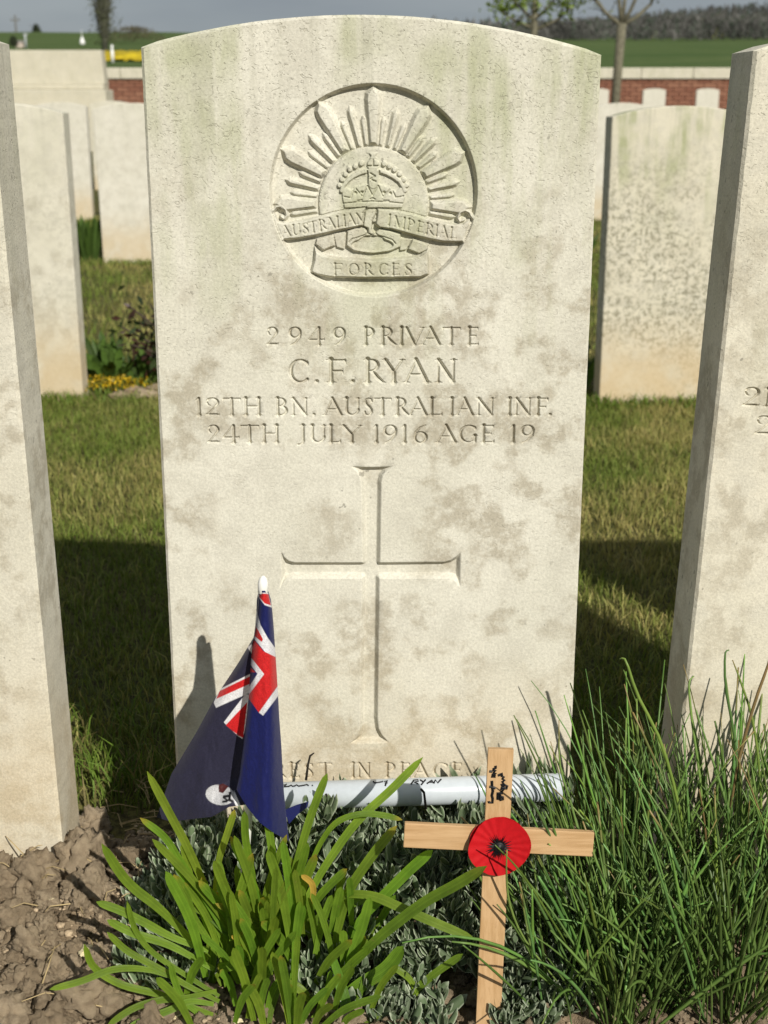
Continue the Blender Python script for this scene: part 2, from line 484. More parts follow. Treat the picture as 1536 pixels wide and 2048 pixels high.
# ------------------------------------------------------------------ headstones
def headstone(loc, mat, label, w=.38, t=.076, rise=.027, sh=.784, tilt=0., fields=(), nx=8, nz=14, rot=(0, 0, 0), seed=0, b=.0022, chips=.0007):
    root = empty('headstone', loc, label, 'headstone', 'rows of pale headstones')
    root.rotation_euler = rot
    hw = w / 2
    top = lambda x: sh + rise * (1 - (x / hw) ** 2) - tilt * x
    xb = sorted(set([-hw + b, hw - b] + [c for f in fields for c in (f.x0, f.x1)]))
    zb = sorted(set([-.12, .765] + [c for f in fields for c in (f.z0, f.z1)]))
    def fill(br, n, span):
        out = []
        for a, c in zip(br[:-1], br[1:]):
            k = max(1, round((c - a) / span * n)); out += [a + (c - a) * i / k for i in range(k)]
        return out + [br[-1]]
    xs = fill(xb, nx, w); zs = fill(zb, nz, .9)
    nz0 = len(zs); zs = zs + [.765 + .25 * k for k in range(1, 5)]
    NX, NZ = len(xs), len(zs)
    jit = lambda p, q: (float(vnoise(np.array(p * 190. + seed * 9.3), np.array(q * 190. + seed))) - .5) * 2 * chips
    V, F = [], []
    for j in range(NZ):
        for i in range(NX):
            x = xs[i]
            if j < nz0: z = zs[j]
            else: z = .765 + (top(x) - b - .765) * (j - nz0 + 1) / 4
            y = 0.
            edge = i in (0, NX - 1) or j == NZ - 1
            if edge:
                y = max(0, jit(x, z)) * .6
                if i == 0: x += abs(jit(z, 1)) ; 
                if i == NX - 1: x -= abs(jit(z, 3))
                if j == NZ - 1: z -= abs(jit(x, 7))
            V.append((x, y, z))
    for j in range(NZ - 1):
        for i in range(NX - 1):
            cx, cz = (xs[i] + xs[i + 1]) / 2, (zs[j] + zs[j + 1]) / 2
            if j < nz0 - 1 and any(f.x0 < cx < f.x1 and f.z0 < cz < f.z1 for f in fields): continue
            a = j * NX + i
            F.append((a, a + 1, a + 1 + NX, a + NX))
    per = [i for i in range(NX)] + [j * NX + NX - 1 for j in range(1, NZ)] + [(NZ - 1) * NX + i for i in range(NX - 2, -1, -1)] + [j * NX for j in range(NZ - 2, 0, -1)]
    prev = per
    for y, ins in ((b, 0), (t - b, 0), (t, 1)):
        base = len(V)
        for k in per:
            j, i = divmod(k, NX)
            x, _, z = V[k]
            if not ins:
                if i == 0: x = -hw
                elif i == NX - 1: x = hw
                if j == NZ - 1: z = top(x) if i not in (0, NX - 1) else top(x) - b * .6
                q = jit(x * 3 + z, z * 2 - x) * .3
                if i in (0, NX - 1): x += q
                if j == NZ - 1: z += q
            V.append((x, y, z))
        cur = list(range(base, base + len(per)))
        n = len(per)
        for k in range(n):
            F.append((prev[k], cur[k], cur[(k + 1) % n], prev[(k + 1) % n]))
        prev = cur
    F.append(tuple(reversed(prev)))
    mb = MB(); mb.add([(p[0] + loc[0], p[1] + loc[1], p[2] + loc[2]) for p in V], F)
    mb.build('stone_body', mat, root)
    return root

# ---- the main stone: badge, inscription lines, carved cross
K = 2.3                                      # wall slope of the V grooves
def R1(x, y): return sxz(520 + x / 3.339, 150 + y / 3.339)      # measured on an enlargement of the badge
def R8(x, y): return sxz(600 + x / 5.12, 290 + y / 5.12)
bc = R1(757, 785); BR = .0886
badge = Field(bc[0] - .094, bc[0] + .094, bc[1] - .094, bc[1] + .0935, .00047)
def make_badge(f):
    X, Z = f.X, f.Z
    r = np.hypot(X - bc[0], Z - bc[1])
    floor_d = .0074
    base = np.clip((BR - r) * 3.0, 0, floor_d)
    h = np.zeros_like(X)
    def raise_(sd, height, slope=1.7, add=0.):
        nonlocal h
        h = np.maximum(h, np.where(sd > 0, np.minimum(height, add + sd * slope), 0))
    hub = R1(757, 862); hr = (R1(1127, 862)[0] - R1(387, 862)[0]) / 2
    # sun rays
    u = (R1(857, 500)[0] - R1(757, 500)[0]) / 100     # metres per enlargement pixel
    main = {180: 690, 150: 725, 119: 775, 90: 782, 60: 752, 29: 715, -2: 680}
    minor = {172.5: (575, 0), 165: (625, 1), 157.5: (555, 0), 142: (565, 0), 134: (632, 1), 126: (580, 0),
             111.5: (585, 0), 104: (662, 1), 97: (582, 0), 83: (582, 0), 75.5: (645, 1), 68: (575, 0),
             53: (560, 0), 45.5: (610, 1), 38: (555, 0), 21.5: (548, 0), 14: (610, 1), 6: (560, 0), 187: (585, 0), -9: (575, 0)}
    def ray_poly(ang, tip, wb, ws, tl):
        a = math.radians(ang); dx, dz = math.cos(a), math.sin(a)
        out = []
        for rr, ww in ((376, -wb), (tip - tl, -ws), (tip - tl * .55, -ws * .92), (tip, 0), (tip - tl * .55, ws * .92), (tip - tl, ws), (376, wb)):
            out.append((hub[0] + (dx * rr - dz * ww) * u, hub[1] + (dz * rr + dx * ww) * u))
        return out
    for a, t in main.items():
        sd = f.poly(ray_poly(a, t, 38, 62, 110)); raise_(sd, .0047, 1.35)
    for a, (t, big) in minor.items():
        sd = f.poly(ray_poly(a, t, 20, 31 if big else 25, 60 if big else 50)); raise_(sd, .0036 if big else .0029, 1.3)
    # hub disc, above the ribbon
    sd = hr - np.hypot(X - hub[0], Z - hub[1])
    sd = np.where(Z > R1(757, 985)[1], sd, -1)
    hubh = np.where(sd > 0, np.minimum(.0040, .0008 + sd * 1.6), 0)
    hubh = hubh - np.where((sd > 12 * u), .0010, 0)
    h = np.maximum(h, np.clip(hubh, 0, None))
    # crown standing on the hub
    cr = np.zeros_like(X)
    tmp = np.full_like(X, -1.0)
    k8 = u * 3.339 / 5.12
    for x, y in ((405, 415), (430, 355), (465, 305), (510, 252), (565, 222), (628, 192), (1090, 415), (1062, 358), (1020, 300), (968, 255), (915, 220), (860, 195)):
        p = R8(x, y); f.seg_field([(p[0], p[1], 31 * k8), (p[0] + 1e-6, p[1], 31 * k8)], tmp)
    def stroke(pts, rad, arr): f.seg_field([(*R8(x, y), rad * k8) for x, y in pts], arr)
    stroke([(425, 470), (440, 430), (480, 370), (545, 320), (620, 285), (690, 265)], 26, tmp)
    stroke([(1075, 470), (1060, 430), (1020, 370), (960, 325), (880, 285), (810, 265)], 26, tmp)
    stroke([(750, 250), (750, 400)], 56, tmp)
    stroke([(748, 205), (749, 205)], 66, tmp)
    cr = np.where(tmp > 0, np.minimum(.0022, tmp * 2.4), 0)
    for P in ([(700, 78), (800, 78), (778, 115), (800, 152), (700, 152), (722, 115)],
              [(450, 650), (432, 560), (418, 440), (470, 430), (520, 460), (600, 415), (690, 395), (810, 395), (900, 425), (980, 470), (1030, 430), (1078, 445), (1082, 540), (1050, 650)]):
        sd = f.poly([R8(*q) for q in P]); cr = np.maximum(cr, np.where(sd > 0, np.minimum(.0016, sd * 1.8), 0))
    gr = np.full_like(X, -1.0)
    for L in ([(450, 530), (520, 545), (555, 430), (640, 530), (690, 415), (742, 520), (800, 415), (850, 530), (935, 440), (980, 540), (1060, 525)],
              [(600, 340), (640, 400)], [(560, 370), (590, 420)], [(880, 340), (850, 400)], [(930, 360), (900, 430)],
              [(690, 215), (805, 215)], [(748, 150), (748, 215)], [(720, 290), (770, 320), (720, 350), (775, 375)],
              [(690, 270), (690, 395)], [(812, 270), (812, 395)], [(585, 572), (635, 566)], [(715, 556), (745, 545), (770, 558)], [(855, 570), (910, 572)], [(450, 600), (600, 585), (740, 578), (900, 585), (1050, 600)]):
        stroke(L, 9, gr)
    for x, y in ((568, 492), (632, 487), (860, 490), (925, 497)): stroke([(x, y), (x + 1, y)], 20, gr)
    cr = np.clip(cr - np.where(gr > 0, np.minimum(.0016, gr * 2.2), 0), 0, None)
    h = np.where(cr > 0, np.maximum(h, .0030 + cr), h)
    h = np.where((gr > 0) & (h > .002), np.minimum(h, .0046 - np.minimum(.0018, gr * 2)), h)
    # ribbons (upper pair, folds, loop, lower ribbon)
    def rib(P, height, conv=R1, slope=2.2):
        sd = f.poly([conv(*q) for q in P])
        nonlocal h
        h = np.where(sd > 0, np.maximum(np.minimum(height, .0012 + sd * slope), np.where(sd < .0012, h * 0 + .0012, 0)), h)
    for P in ([(480, 885), (560, 855), (660, 850), (700, 900), (735, 915), (770, 900), (810, 860), (920, 880), (1030, 915), (1030, 1050), (930, 1095), (740, 1118), (550, 1095), (470, 1040)],):
        rib(P, .0034, R8)
    inner = f.poly([R8(740 + 222 * math.cos(a), 1028 + 74 * math.sin(a) - (28 if math.sin(a) < -.8 and abs(math.cos(a)) < .5 else 0)) for a in np.linspace(0, 2 * math.pi, 28, endpoint=False)])
    h = np.where(inner > 0, np.minimum(h, np.maximum(.0012, .0034 - inner * 2)), h)
    rib([(340, 915), (460, 893), (450, 1075), (372, 1052)], .0022, R8)
    rib([(1030, 960), (1150, 970), (1090, 1080), (1020, 1090)], .0022, R8)
    rib([(165, 965), (340, 918), (362, 1040), (300, 1060), (240, 1088), (150, 1022)], .0036, R8)
    rib([(1155, 962), (1322, 1020), (1312, 1080), (1220, 1122), (1100, 1075)], .0036, R8)
    rib([(660, 680), (700, 652), (785, 652), (775, 720), (742, 780), (738, 870), (765, 915), (735, 930), (690, 910), (690, 860), (640, 840)], .0040, R8)
    rib([(145, 1035), (185, 1085), (235, 1118), (390, 1148), (740, 1172), (1080, 1145), (1225, 1128), (1322, 1062), (1325, 1332), (1230, 1368), (900, 1374), (600, 1374), (300, 1364), (170, 1340), (100, 1308), (135, 1180)], .0056, R8)
    rib([(78, 905), (108, 935), (120, 975), (190, 982), (300, 965), (400, 938), (480, 915), (560, 898), (640, 885), (715, 878), (700, 925), (692, 1012), (620, 1028), (530, 1045), (440, 1066), (350, 1084), (250, 1100), (148, 1108), (110, 1020)], .0054)
    rib([(778, 885), (860, 892), (950, 905), (1040, 925), (1130, 955), (1220, 978), (1300, 992), (1350, 990), (1412, 950), (1408, 1000), (1362, 1122), (1300, 1124), (1230, 1122), (1150, 1108), (1060, 1088), (960, 1060), (880, 1038), (795, 1028), (765, 1000), (775, 940)], .0054)
    tmp = np.full_like(X, -1.0)
    for L in ([(88, 905), (110, 880), (145, 878), (172, 905), (178, 940), (160, 962), (142, 950)], [(1415, 950), (1400, 918), (1370, 905), (1335, 920), (1322, 955), (1335, 980), (1360, 970)]):
        f.seg_field([(*R1(*q), 17 * u) for q in L], tmp)
    h = np.maximum(h, np.where(tmp > 0, np.minimum(.0054, .001 + tmp * 2), 0))
    gr = np.full_like(X, -1.0)
    for L in ([(500, 1000), (530, 968), (600, 948), (665, 925), (692, 895), (680, 855), (640, 838), (590, 838)], [(978, 1015), (945, 975), (880, 952), (800, 930), (768, 905), (768, 880), (800, 858), (860, 852)]):
        f.seg_field([(*R8(*q), 9 * k8) for q in L], gr)
    h = np.where(gr > 0, np.maximum(h - np.minimum(.002, gr * 2.4), 0), h)
    h = np.minimum(h, base / 1.25)           # nothing stands proud of the face
    f.d = np.clip(base - h * 1.25, 0, None)
    # letters on the ribbons
    arr = np.full_like(X, -1.0)
    def curved(items, base_pts, cap):
        bx = [p[0] for p in base_pts]; by = [p[1] for p in base_pts]
        for ch, a, b in items:
            ya, yb = np.interp(a, bx, by), np.interp(b, bx, by)
            pa, pb = np.array(R1(a, ya)), np.array(R1(b, yb))
            ux = (pb - pa) / GL[ch][0]; un = (pb - pa) / np.hypot(*(pb - pa))
            uz = np.array([-un[1] * .55, un[0]]) * cap * u
            if ch == 'I': ux = un * cap * u
            f.glyph(ch, pa, ux, uz, arr)
    curved([('A', 140, 212), ('U', 216, 276), ('S', 284, 328), ('T', 330, 388), ('R', 394, 450), ('A', 442, 508), ('L', 510, 553), ('I', 556, 580), ('A', 578, 642), ('N', 642, 698)],
           [(140, 1088), (330, 1058), (500, 1022), (700, 990)], 74)
    curved([('I', 848, 880), ('M', 884, 970), ('P', 972, 1030), ('E', 1040, 1090), ('R', 1096, 1162), ('I', 1164, 1190), ('A', 1190, 1258), ('L', 1262, 1312)],
           [(845, 1003), (1000, 1036), (1150, 1073), (1310, 1097)], 74)
    for ch, a, b in (('F', 330, 440), ('O', 495, 605), ('R', 645, 752), ('C', 800, 905), ('E', 932, 1022), ('S', 1065, 1150)):
        pa, pb, pt = R8(a, 1335), R8(b, 1335), R8(a, 1215)
        f.glyph(ch, pa, ((pb[0] - pa[0]) / GL[ch][0], 0), (0, pt[1] - pa[1]), arr)
    f.d = f.d + np.where(arr > 0, np.minimum(arr * 2.3, .0026), 0)
make_badge(badge)

def R2(px): return 370 + px / 2.021
def line_field(items, y0, y1, conv, step=.00045):
    b, c = conv[1](y1), conv[1](y0)
    it = [(ch, conv[0](a), conv[0](e)) for ch, a, e in items]
    xa = sxz(it[0][1] - 14, b)[0]; xb = sxz(it[-1][2] + 14, b)[0]
    f = Field(xa, xb, sxz(768, b + 9)[1], sxz(768, c - 8)[1], step)
    arr = np.full_like(f.X, -1.0)
    text_line(it, b, c, f, arr)
    f.d = np.where(arr > 0, np.minimum(arr * K, .0042), 0)
    return f
cv2 = (R2, lambda y: 630 + y / 2.021)
L1 = line_field([('2', 330, 378), ('9', 418, 474), ('4', 497, 568), ('9', 597, 652), ('P', 718, 768), ('R', 785, 855), ('I', 862, 888), ('V', 886, 968), ('A', 950, 1040), ('T', 1038, 1114), ('E', 1136, 1188)], 50, 122, cv2)
L2 = line_field([('C', 418, 502), ('.', 522, 542), ('F', 568, 655), ('.', 668, 688), ('R', 720, 806), ('Y', 800, 888), ('A', 882, 992), ('N', 1008, 1100)], 180, 275, cv2)
L3 = line_field([('1', 42, 70), ('2', 82, 142), ('T', 152, 228), ('H', 232, 314), ('B', 362, 418), ('N', 426, 502), ('.', 512, 530), ('A', 556, 642), ('U', 640, 712), ('S', 722, 760), ('T', 762, 836), ('R', 846, 908), ('A', 902, 985), ('L', 982, 1042), ('I', 1064, 1092), ('A', 1092, 1172), ('N', 1172, 1254), ('I', 1296, 1326), ('N', 1326, 1404), ('F', 1412, 1468), ('.', 1468, 1484)], 336, 407, cv2)
L4 = line_field([('2', 90, 142), ('4', 152, 224), ('T', 222, 302), ('H', 306, 386), ('J', 452, 492), ('U', 502, 574), ('L', 576, 632), ('Y', 632, 718), ('1', 758, 786), ('9', 800, 860), ('1', 872, 900), ('6', 920, 982), ('A', 1012, 1104), ('G', 1104, 1180), ('E', 1192, 1252), ('1', 1310, 1340), ('9', 1354, 1414)], 446, 517, cv2)
cv5 = (lambda x: 540 + x / 2.477, lambda y: 1480 + y / 2.477)
L5 = line_field([('R', 15, 78), ('E', 92, 148), ('S', 168, 216), ('T', 238, 308), ('I', 398, 424), ('N', 430, 502), ('P', 566, 622), ('E', 640, 695), ('A', 704, 790), ('C', 804, 880), ('E', 898, 952)], 115, 188, cv5)
def R3(x, y): return sxz(520 + x / 3.302, 900 + y / 3.302)
cross_f = Field(R3(100, 0)[0], R3(1360, 0)[0], R3(700, 1990)[1], R3(700, 70)[1], .00065)
sd = cross_f.poly([R3(*q) for q in [
    (602, 108), (740, 112), (880, 108), (838, 140), (812, 172), (802, 215), (798, 470), (794, 742),
    (1215, 738), (1255, 728), (1290, 706), (1326, 672), (1324, 790), (1322, 908), (1296, 872), (1272, 854), (1240, 848), (790, 848),
    (784, 1300), (778, 1780), (786, 1842), (808, 1884), (850, 1932), (720, 1938), (586, 1942), (630, 1906), (650, 1880), (658, 1830), (664, 1300), (672, 848),
    (215, 848), (185, 856), (160, 874), (128, 922), (142, 800), (134, 664), (165, 712), (190, 732), (225, 742), (676, 742), (672, 470), (668, 230), (660, 180), (640, 142)]])
cross_f.d = np.where(sd > 0, np.minimum(sd * 1.55, .0058), 0)

STONE_MAIN = stone_mat('limestone_main', 1, blotch=.58, algae=.68, blotch_z=(.56, .74), base=(.675, .65, .56))
main_stone = headstone((0, 0, 0), STONE_MAIN, 'upright headstone with carved sunburst badge, inscription and large cross behind the small flag',
                       sh=.7815, tilt=.016, fields=(badge, L1, L2, L3, L4, L5, cross_f), nx=36, nz=110, seed=1, chips=.0005)
badge.mesh('carved_badge', STONE_MAIN, main_stone, (0, 0, 0))
for f in (L1, L2, L3, L4, L5): f.mesh('inscription_line', STONE_MAIN, main_stone, (0, 0, 0))
cross_f.mesh('carved_cross', STONE_MAIN, main_stone, (0, 0, 0))

# ---- neighbours in the same row
STONE_L = stone_mat('limestone_left', 5, blotch=.5, algae=.15, pit=1.2, blotch_z=(.55, .62), base=(.66, .625, .525))
headstone((-.495, .0, .003), STONE_L, 'pale headstone cut by the left photo edge, rising from bare crumbly soil', nx=20, nz=120, rot=(0, math.radians(-.9), 0), seed=2, b=.0028, chips=.0006)
STONE_R = stone_mat('limestone_right', 9, blotch=.45, algae=.35, pit=1.2, base=(.67, .63, .52))
RX = .478
def near_right(px): return 1440 + px / 12.8
fr = []
for items, yb, yt in (([('2', 505, 960), ('N', 1030, 1620)], 760 + 820 / 12.8, 760 + 345 / 12.8), ([('2', 840, 1300)], 760 + 1525 / 12.8, 760 + 1060 / 12.8)):
    it = [(c, near_right(a), near_right(b)) for c, a, b in items]
    f = Field(sxz(it[0][1] - 12, yb)[0], sxz(it[-1][2] + 12, yb)[0], sxz(768, yb + 8)[1], sxz(768, yt - 8)[1], .00045)
    arr = np.full_like(f.X, -1.0); text_line(it, yb, yt, f, arr)
    f.d = np.where(arr > 0, np.minimum(arr * K, .0042), 0)
    for q in ('x0', 'x1'): setattr(f, q, getattr(f, q) - RX - .0157)
    f.X = f.X - RX - .0157; f.Z = f.Z + .008; f.z0 += .008; f.z1 += .008; fr.append(f)
right_stone = headstone((RX, 0, -.008), STONE_R, 'pale headstone with a dark shaded side, cut by the right photo edge behind green tufts', fields=fr, nx=20, nz=120, rot=(0, math.radians(2.0), 0), seed=3, b=.0026, chips=.0007)
for f in fr: f.mesh('inscription_line', STONE_R, right_stone, (RX, 0, -.008))
STONE_B = stone_mat('limestone_plain', 13, blotch=.35, algae=.3)
headstone((1.005, 0, 0), STONE_B, 'headstone standing just beyond the right photo edge, next to the shaded-side one', seed=4)
# ---- rows behind
STONE_2R = stone_mat('limestone_lichen', 17, blotch=.2, algae=.9, lichen=.95, sand=.85, pit=.5)
STONE_2L = stone_mat('limestone_worn', 21, blotch=.3, algae=.1, lichen=.22, sand=.8, pit=.5, base=(.67, .635, .53))
STONE_3 = stone_mat('limestone_clean', 25, blotch=.15, algae=.1, sand=.7, pit=.4, base=(.68, .65, .565))
headstone((.80, 2.54, -.078), STONE_2R, 'lichen-spotted headstone with green streaks at its top, second row on the right', rot=(0, 0, math.radians(4)), seed=5)
headstone((-1.037, 2.61, -.07), STONE_2L, 'worn headstone in the second row on the left, beside the yellow flowers', rot=(0, math.radians(-.4), 0), seed=6)
headstone((-1.28, 6.04, -.07), STONE_3, 'clean pale headstone in the third row, half hidden by the badge headstone', rot=(0, math.radians(-.6), 0), seed=7)
headstone((-2.285, 8.8, -.065), STONE_3, 'distant headstone on the left showing as a strip behind the worn one', seed=8)
headstone((-2.50, 11.8, -.05), STONE_2L, 'farthest left headstone, a thin sliver below the memorial block', seed=9)
headstone((1.70, 8.8, -.068), STONE_3, 'distant headstone peeking out right of the badge headstone', seed=10)
for x, lab in ((3.61, 'tiny far headstone nearest the tree trunk before the brick wall'), (4.57, 'tiny far headstone in the middle of three before the brick wall'), (5.47, 'tiny far headstone farthest right of three before the brick wall')):
    headstone((x, 22.7, .17), STONE_3, lab, seed=x, nx=4, nz=4)
# ------------------------------------------------------------------ ground, one sheet to the horizon
def ss(a, b, x):
    t = np.clip((np.asarray(x, float) - a) / (b - a), 0, 1); return t * t * (3 - 2 * t)
def ground_z(x, y):
    x = np.asarray(x, float); y = np.asarray(y, float)
    D = y + 1.178
    near = np.interp(y, [-60, .3, 2.4, 10, 22, 40], [0, 0, -.07, -.07, .17, .32])
    left = np.interp(D, [41, 60, 90, 110, 130, 200, 350, 420, 900], [.33, 1.3, 2.9, 4.2, 5.5, 9.3, 17.4, 17.0, 8])
    right = np.interp(D, [41, 60, 110, 200, 300, 420, 600, 800, 1200], [.33, 1.2, 3.9, 8.2, 13.1, 18.5, 27, 28, 22])
    right = right + ss(320, 620, D) * np.clip(x - 45, -60, 260) * .088
    s = ss(-70, 60, x)
    far = left * (1 - s) + right * s
    return np.where(D < 41.2, near, far)
xs = np.concatenate([-np.geomspace(900, 2.2, 46), np.linspace(-2, 2, 41), np.geomspace(2.2, 900, 46)])
ys = np.concatenate([[-60, -20, -6, -2], np.linspace(-1, 4, 51), np.geomspace(4.3, 40, 30), np.geomspace(42, 1300, 70)])
GX, GY = np.meshgrid(xs, ys)
GZ = ground_z(GX, GY)
inbed = (np.abs(GX) < 1.75) & (GY < .10) & (GY > -.9)
GZ = GZ - inbed * .05
far_m = GY > 45
GZ = GZ + far_m * (fbm(GX / 40, GY / 40, 3) - .5) * 1.2
V = np.stack([GX, GY, GZ], -1).reshape(-1, 3)
nxg = len(xs)
idx = np.arange(len(V)).reshape(len(ys), nxg)
F = np.stack([idx[:-1, :-1], idx[:-1, 1:], idx[1:, 1:], idx[1:, :-1]], -1).reshape(-1, 4)
m, n, l, p = newmat('turf_and_fields'); g = G(n, l)
v = g.coords(); X_, Y_, Z_ = g.sep(v)
turf = g.mix(g.ramp(g.noise(v, 3.0, 4), .35, .65), (.085, .105, .024), (.150, .135, .045))
turf = g.mix(g.ramp(g.noise(v, 90, 4, .7), .35, .65), turf, (.05, .042, .02))
crop = g.mix(g.ramp(g.noise(g.coords(scale=(.02, .1, .1)), 3, 4), .35, .65), (.060, .098, .028), (.102, .135, .046))
crop = g.mix(g.ramp(g.noise(v, .9, 3), .3, .7, 0, .4), crop, (.045, .080, .020))
cc = g.mix(g.ramp(Y_, 24, 34), turf, crop)
l.new(cc, p.inputs['Base Color']); p.inputs['Roughness'].default_value = .95; p.inputs['Specular IOR Level'].default_value = .1
l.new(g.bump(g.noise(v, 60, 4), .5, .02), p.inputs['Normal'])
ground = tag(npmesh('ground', V, F, m, smooth=True), kind='structure')

# ------------------------------------------------------------------ far hill: leafless wood (reads as one mass)
def ico():
    bm = bmesh.new(); bmesh.ops.create_icosphere(bm, subdivisions=1, radius=1)
    v = np.array([p.co[:] for p in bm.verts]); f = np.array([[q.index for q in t.verts] for t in bm.faces]); bm.free()
    return v, f
def ico_n(k):
    bm = bmesh.new(); bmesh.ops.create_icosphere(bm, subdivisions=k, radius=1)
    v = np.array([p.co[:] for p in bm.verts]); f = np.array([[q.index for q in t.verts] for t in bm.faces]); bm.free()
    return v, f
IV, IF = ico()
def blobs(name, C, S, colr, mat, kind=None, jitter=.35, parent=None):
    n = len(C)
    V = IV[None] * (1 + RNG.uniform(-jitter, jitter, (n, len(IV), 1))) * S[:, None, :] + C[:, None, :]
    F = IF[None] + (np.arange(n) * len(IV))[:, None, None]
    c = np.repeat(colr[:, None, :], len(IV), 1) * RNG.uniform(.7, 1.3, (n, len(IV), 1))
    o = npmesh(name, V.reshape(-1, 3), F.reshape(-1, 3), mat, parent, col=c.reshape(-1, 3))
    return tag(o, kind=kind)
TINT = plain_mat('far_twigs', (1, 1, 1), .95, .8, .35, tint=True, spec=.1)
nT = 5200
tx = RNG.uniform(8, 270, nT); tD = 318 + 300 * RNG.random(nT) ** 1.2
ty = tD - 1.178
keep = tD > 326 + 25 * fbm(tx / 40, tx * 0, 5)
tx, ty, tD = tx[keep], ty[keep], tD[keep]
A0, A1, Wd, Kc = [], [], [], []
tz = ground_z(tx, ty)
for x, y, z0 in zip(tx, ty, tz):
    h = random.uniform(2.8, 5.2); wd = random.uniform(.9, 1.9)
    tone = random.random()
    cb = (.066, .065, .060) if tone < .70 else ((.042, .055, .040) if tone < .9 else (.105, .102, .096))
    cb = tuple(q * (.55 + 1.25 * float(vnoise(np.array(x / 9), np.array(y / 90), 4))) for q in cb)
    if x > 60 and random.random() < .02: cb = (.13, .14, .03); h *= .5
    for k in range(22):
        hz = random.uniform(.05, .95); sp = math.sin(math.pi * min(1, .25 + hz * .75)) * wd
        a = np.array((x + random.gauss(0, sp * .5), y + random.gauss(0, sp * .5), z0 + h * hz))
        d = np.array((random.gauss(0, .35), random.gauss(0, .35), random.uniform(.3, 1.2)))
        A0.append(a); A1.append(a + d); Wd.append(random.uniform(.07, .26)); Kc.append(np.array(cb) * random.uniform(.55, 1.35))
A0, A1, Wd, Kc = np.array(A0), np.array(A1), np.array(Wd)[:, None], np.array(Kc)
sv = np.array((1., 0, 0)) * Wd + np.array((0, 0, .3)) * Wd * RNG.normal(size=(len(A0), 1))
V = np.stack([A0 - sv, A0 + sv, A1], 1).reshape(-1, 3)
F = np.arange(len(V)).reshape(-1, 3)
wood = tag(npmesh('hillside_wood', V, F, TINT, col=np.repeat(Kc, 3, 0)), kind='stuff')
tag(wood, 'leafless grey-brown wood covering the far hill', 'wood')

# yellow crop strip
xs2 = np.linspace(-30, -12, 70); ys2 = np.linspace(104, 112, 16)
A, B = np.meshgrid(xs2, ys2)
Zc = ground_z(A, B) + np.where((B > 104.2), .40, .0) + RNG.uniform(-.1, .1, A.shape)
idx = np.arange(A.size).reshape(A.shape)
F = np.stack([idx[:-1, :-1], idx[:-1, 1:], idx[1:, 1:], idx[1:, :-1]], -1).reshape(-1, 4)
rs = npmesh('rapeseed_crop', np.stack([A, B, Zc], -1).reshape(-1, 3), F, plain_mat('rapeseed_flowers', (.40, .30, .012), .9, 1.5, .35))
tag(rs, 'bright yellow flowering crop strip beyond the wall', 'crop', kind='stuff')

# ------------------------------------------------------------------ small far things on the left
GREYP = plain_mat('grey_timber', (.16, .16, .155), .9)
WHITEP = plain_mat('white_paint', (.78, .78, .76), .6)
def gp(px, D):
    x = (px - 768) / FPX * (D * CP) + CAM[0]
    return x, D - 1.178, float(ground_z(x, D - 1.178))
x, y, z = gp(43, 400)
po = empty('utility_pole', (x, y, z), 'dark utility pole with a short crossarm on the left skyline', 'pole')
mb = MB(); mb.tube([(x, y, z - 1), (x, y, 24.2)], [.35, .27], 8); mb.build('mast', GREYP, po)
mb = MB(); mb.box(x - 1.3, x + 1.3, y - .2, y - .02, 22.7, 23.05); mb.build('crossarm', GREYP, po)
for s in (-1, 1):
    mb = MB(); mb.tube([(x + s * 1.1, y - .1, 23.05), (x + s * 1.1, y - .1, 23.5)], [.16, .1], 6); mb.build('insulator', GREYP, po)
x, y, z = gp(60, 150)
mb = MB(); mb.tube([(x, y, z - .2), (x, y, 7.75)], [.14, .11], 8); mb.tube([(x - .3, y, 7.6), (x + .3, y, 7.66)], [.05, .05], 6)
tag(mb.build('field_post', plain_mat('pale_concrete', (.36, .38, .38), .9), smooth=True), 'slim pale post with a short bar in the left field', 'post')
x, y, z = gp(172, 150)
mk = empty('roadside_marker', (x, y, z), 'white teardrop-shaped marker with a thin spike in the left field', 'marker')
mb = MB(); prof = [(0, .1), (.12, .12), (.26, .2), (.29, .36), (.22, .6), (.1, .85), (.03, 1.0)]
mb.tube([(x, y, z + .05 + h) for h, _ in [(q[1], 0) for q in prof]], [max(.03, q[0]) for q in prof], 12); mb.build('body', WHITEP, mk, smooth=True)
mb = MB(); mb.tube([(x, y, z + 1.0), (x, y, z + 1.75)], [.03, .02], 6); mb.build('spike', WHITEP, mk)
x, y, z = gp(230, 102)
mb = MB(); mb.tube([(x, y, z - .1), (x, y, z + .75), (x, y, z + .78), (x, y, z + .95), (x, y, z + 1.1), (x, y, z + 1.14)], [.11, .11, .06, .09, .08, .02], 10)
tag(mb.build('marker_post', WHITEP, smooth=True), 'short white marker post standing at the yellow crop', 'post')
x, y, z = gp(47, 148)
sh = empty('field_shed', (x, y, z), 'tiny pale pink shed low in the left field', 'shed')
mb = MB(); mb.box(x - .36, x + .36, y, y + .6, z - .1, z + .42); mb.build('wall', plain_mat('pale_pink_wall', (.5, .42, .36), .9), sh)
mb = MB(); mb.add([(x - .42, y - .05, z + .42), (x + .42, y - .05, z + .42), (x + .42, y + .65, z + .42), (x - .42, y + .65, z + .42), (x - .42, y + .3, z + .6), (x + .42, y + .3, z + .6)], [(0, 1, 5, 4), (2, 3, 4, 5), (0, 4, 3), (1, 2, 5), (3, 2, 1, 0)]); mb.build('roof', plain_mat('grey_roof', (.22, .2, .19), .9), sh)
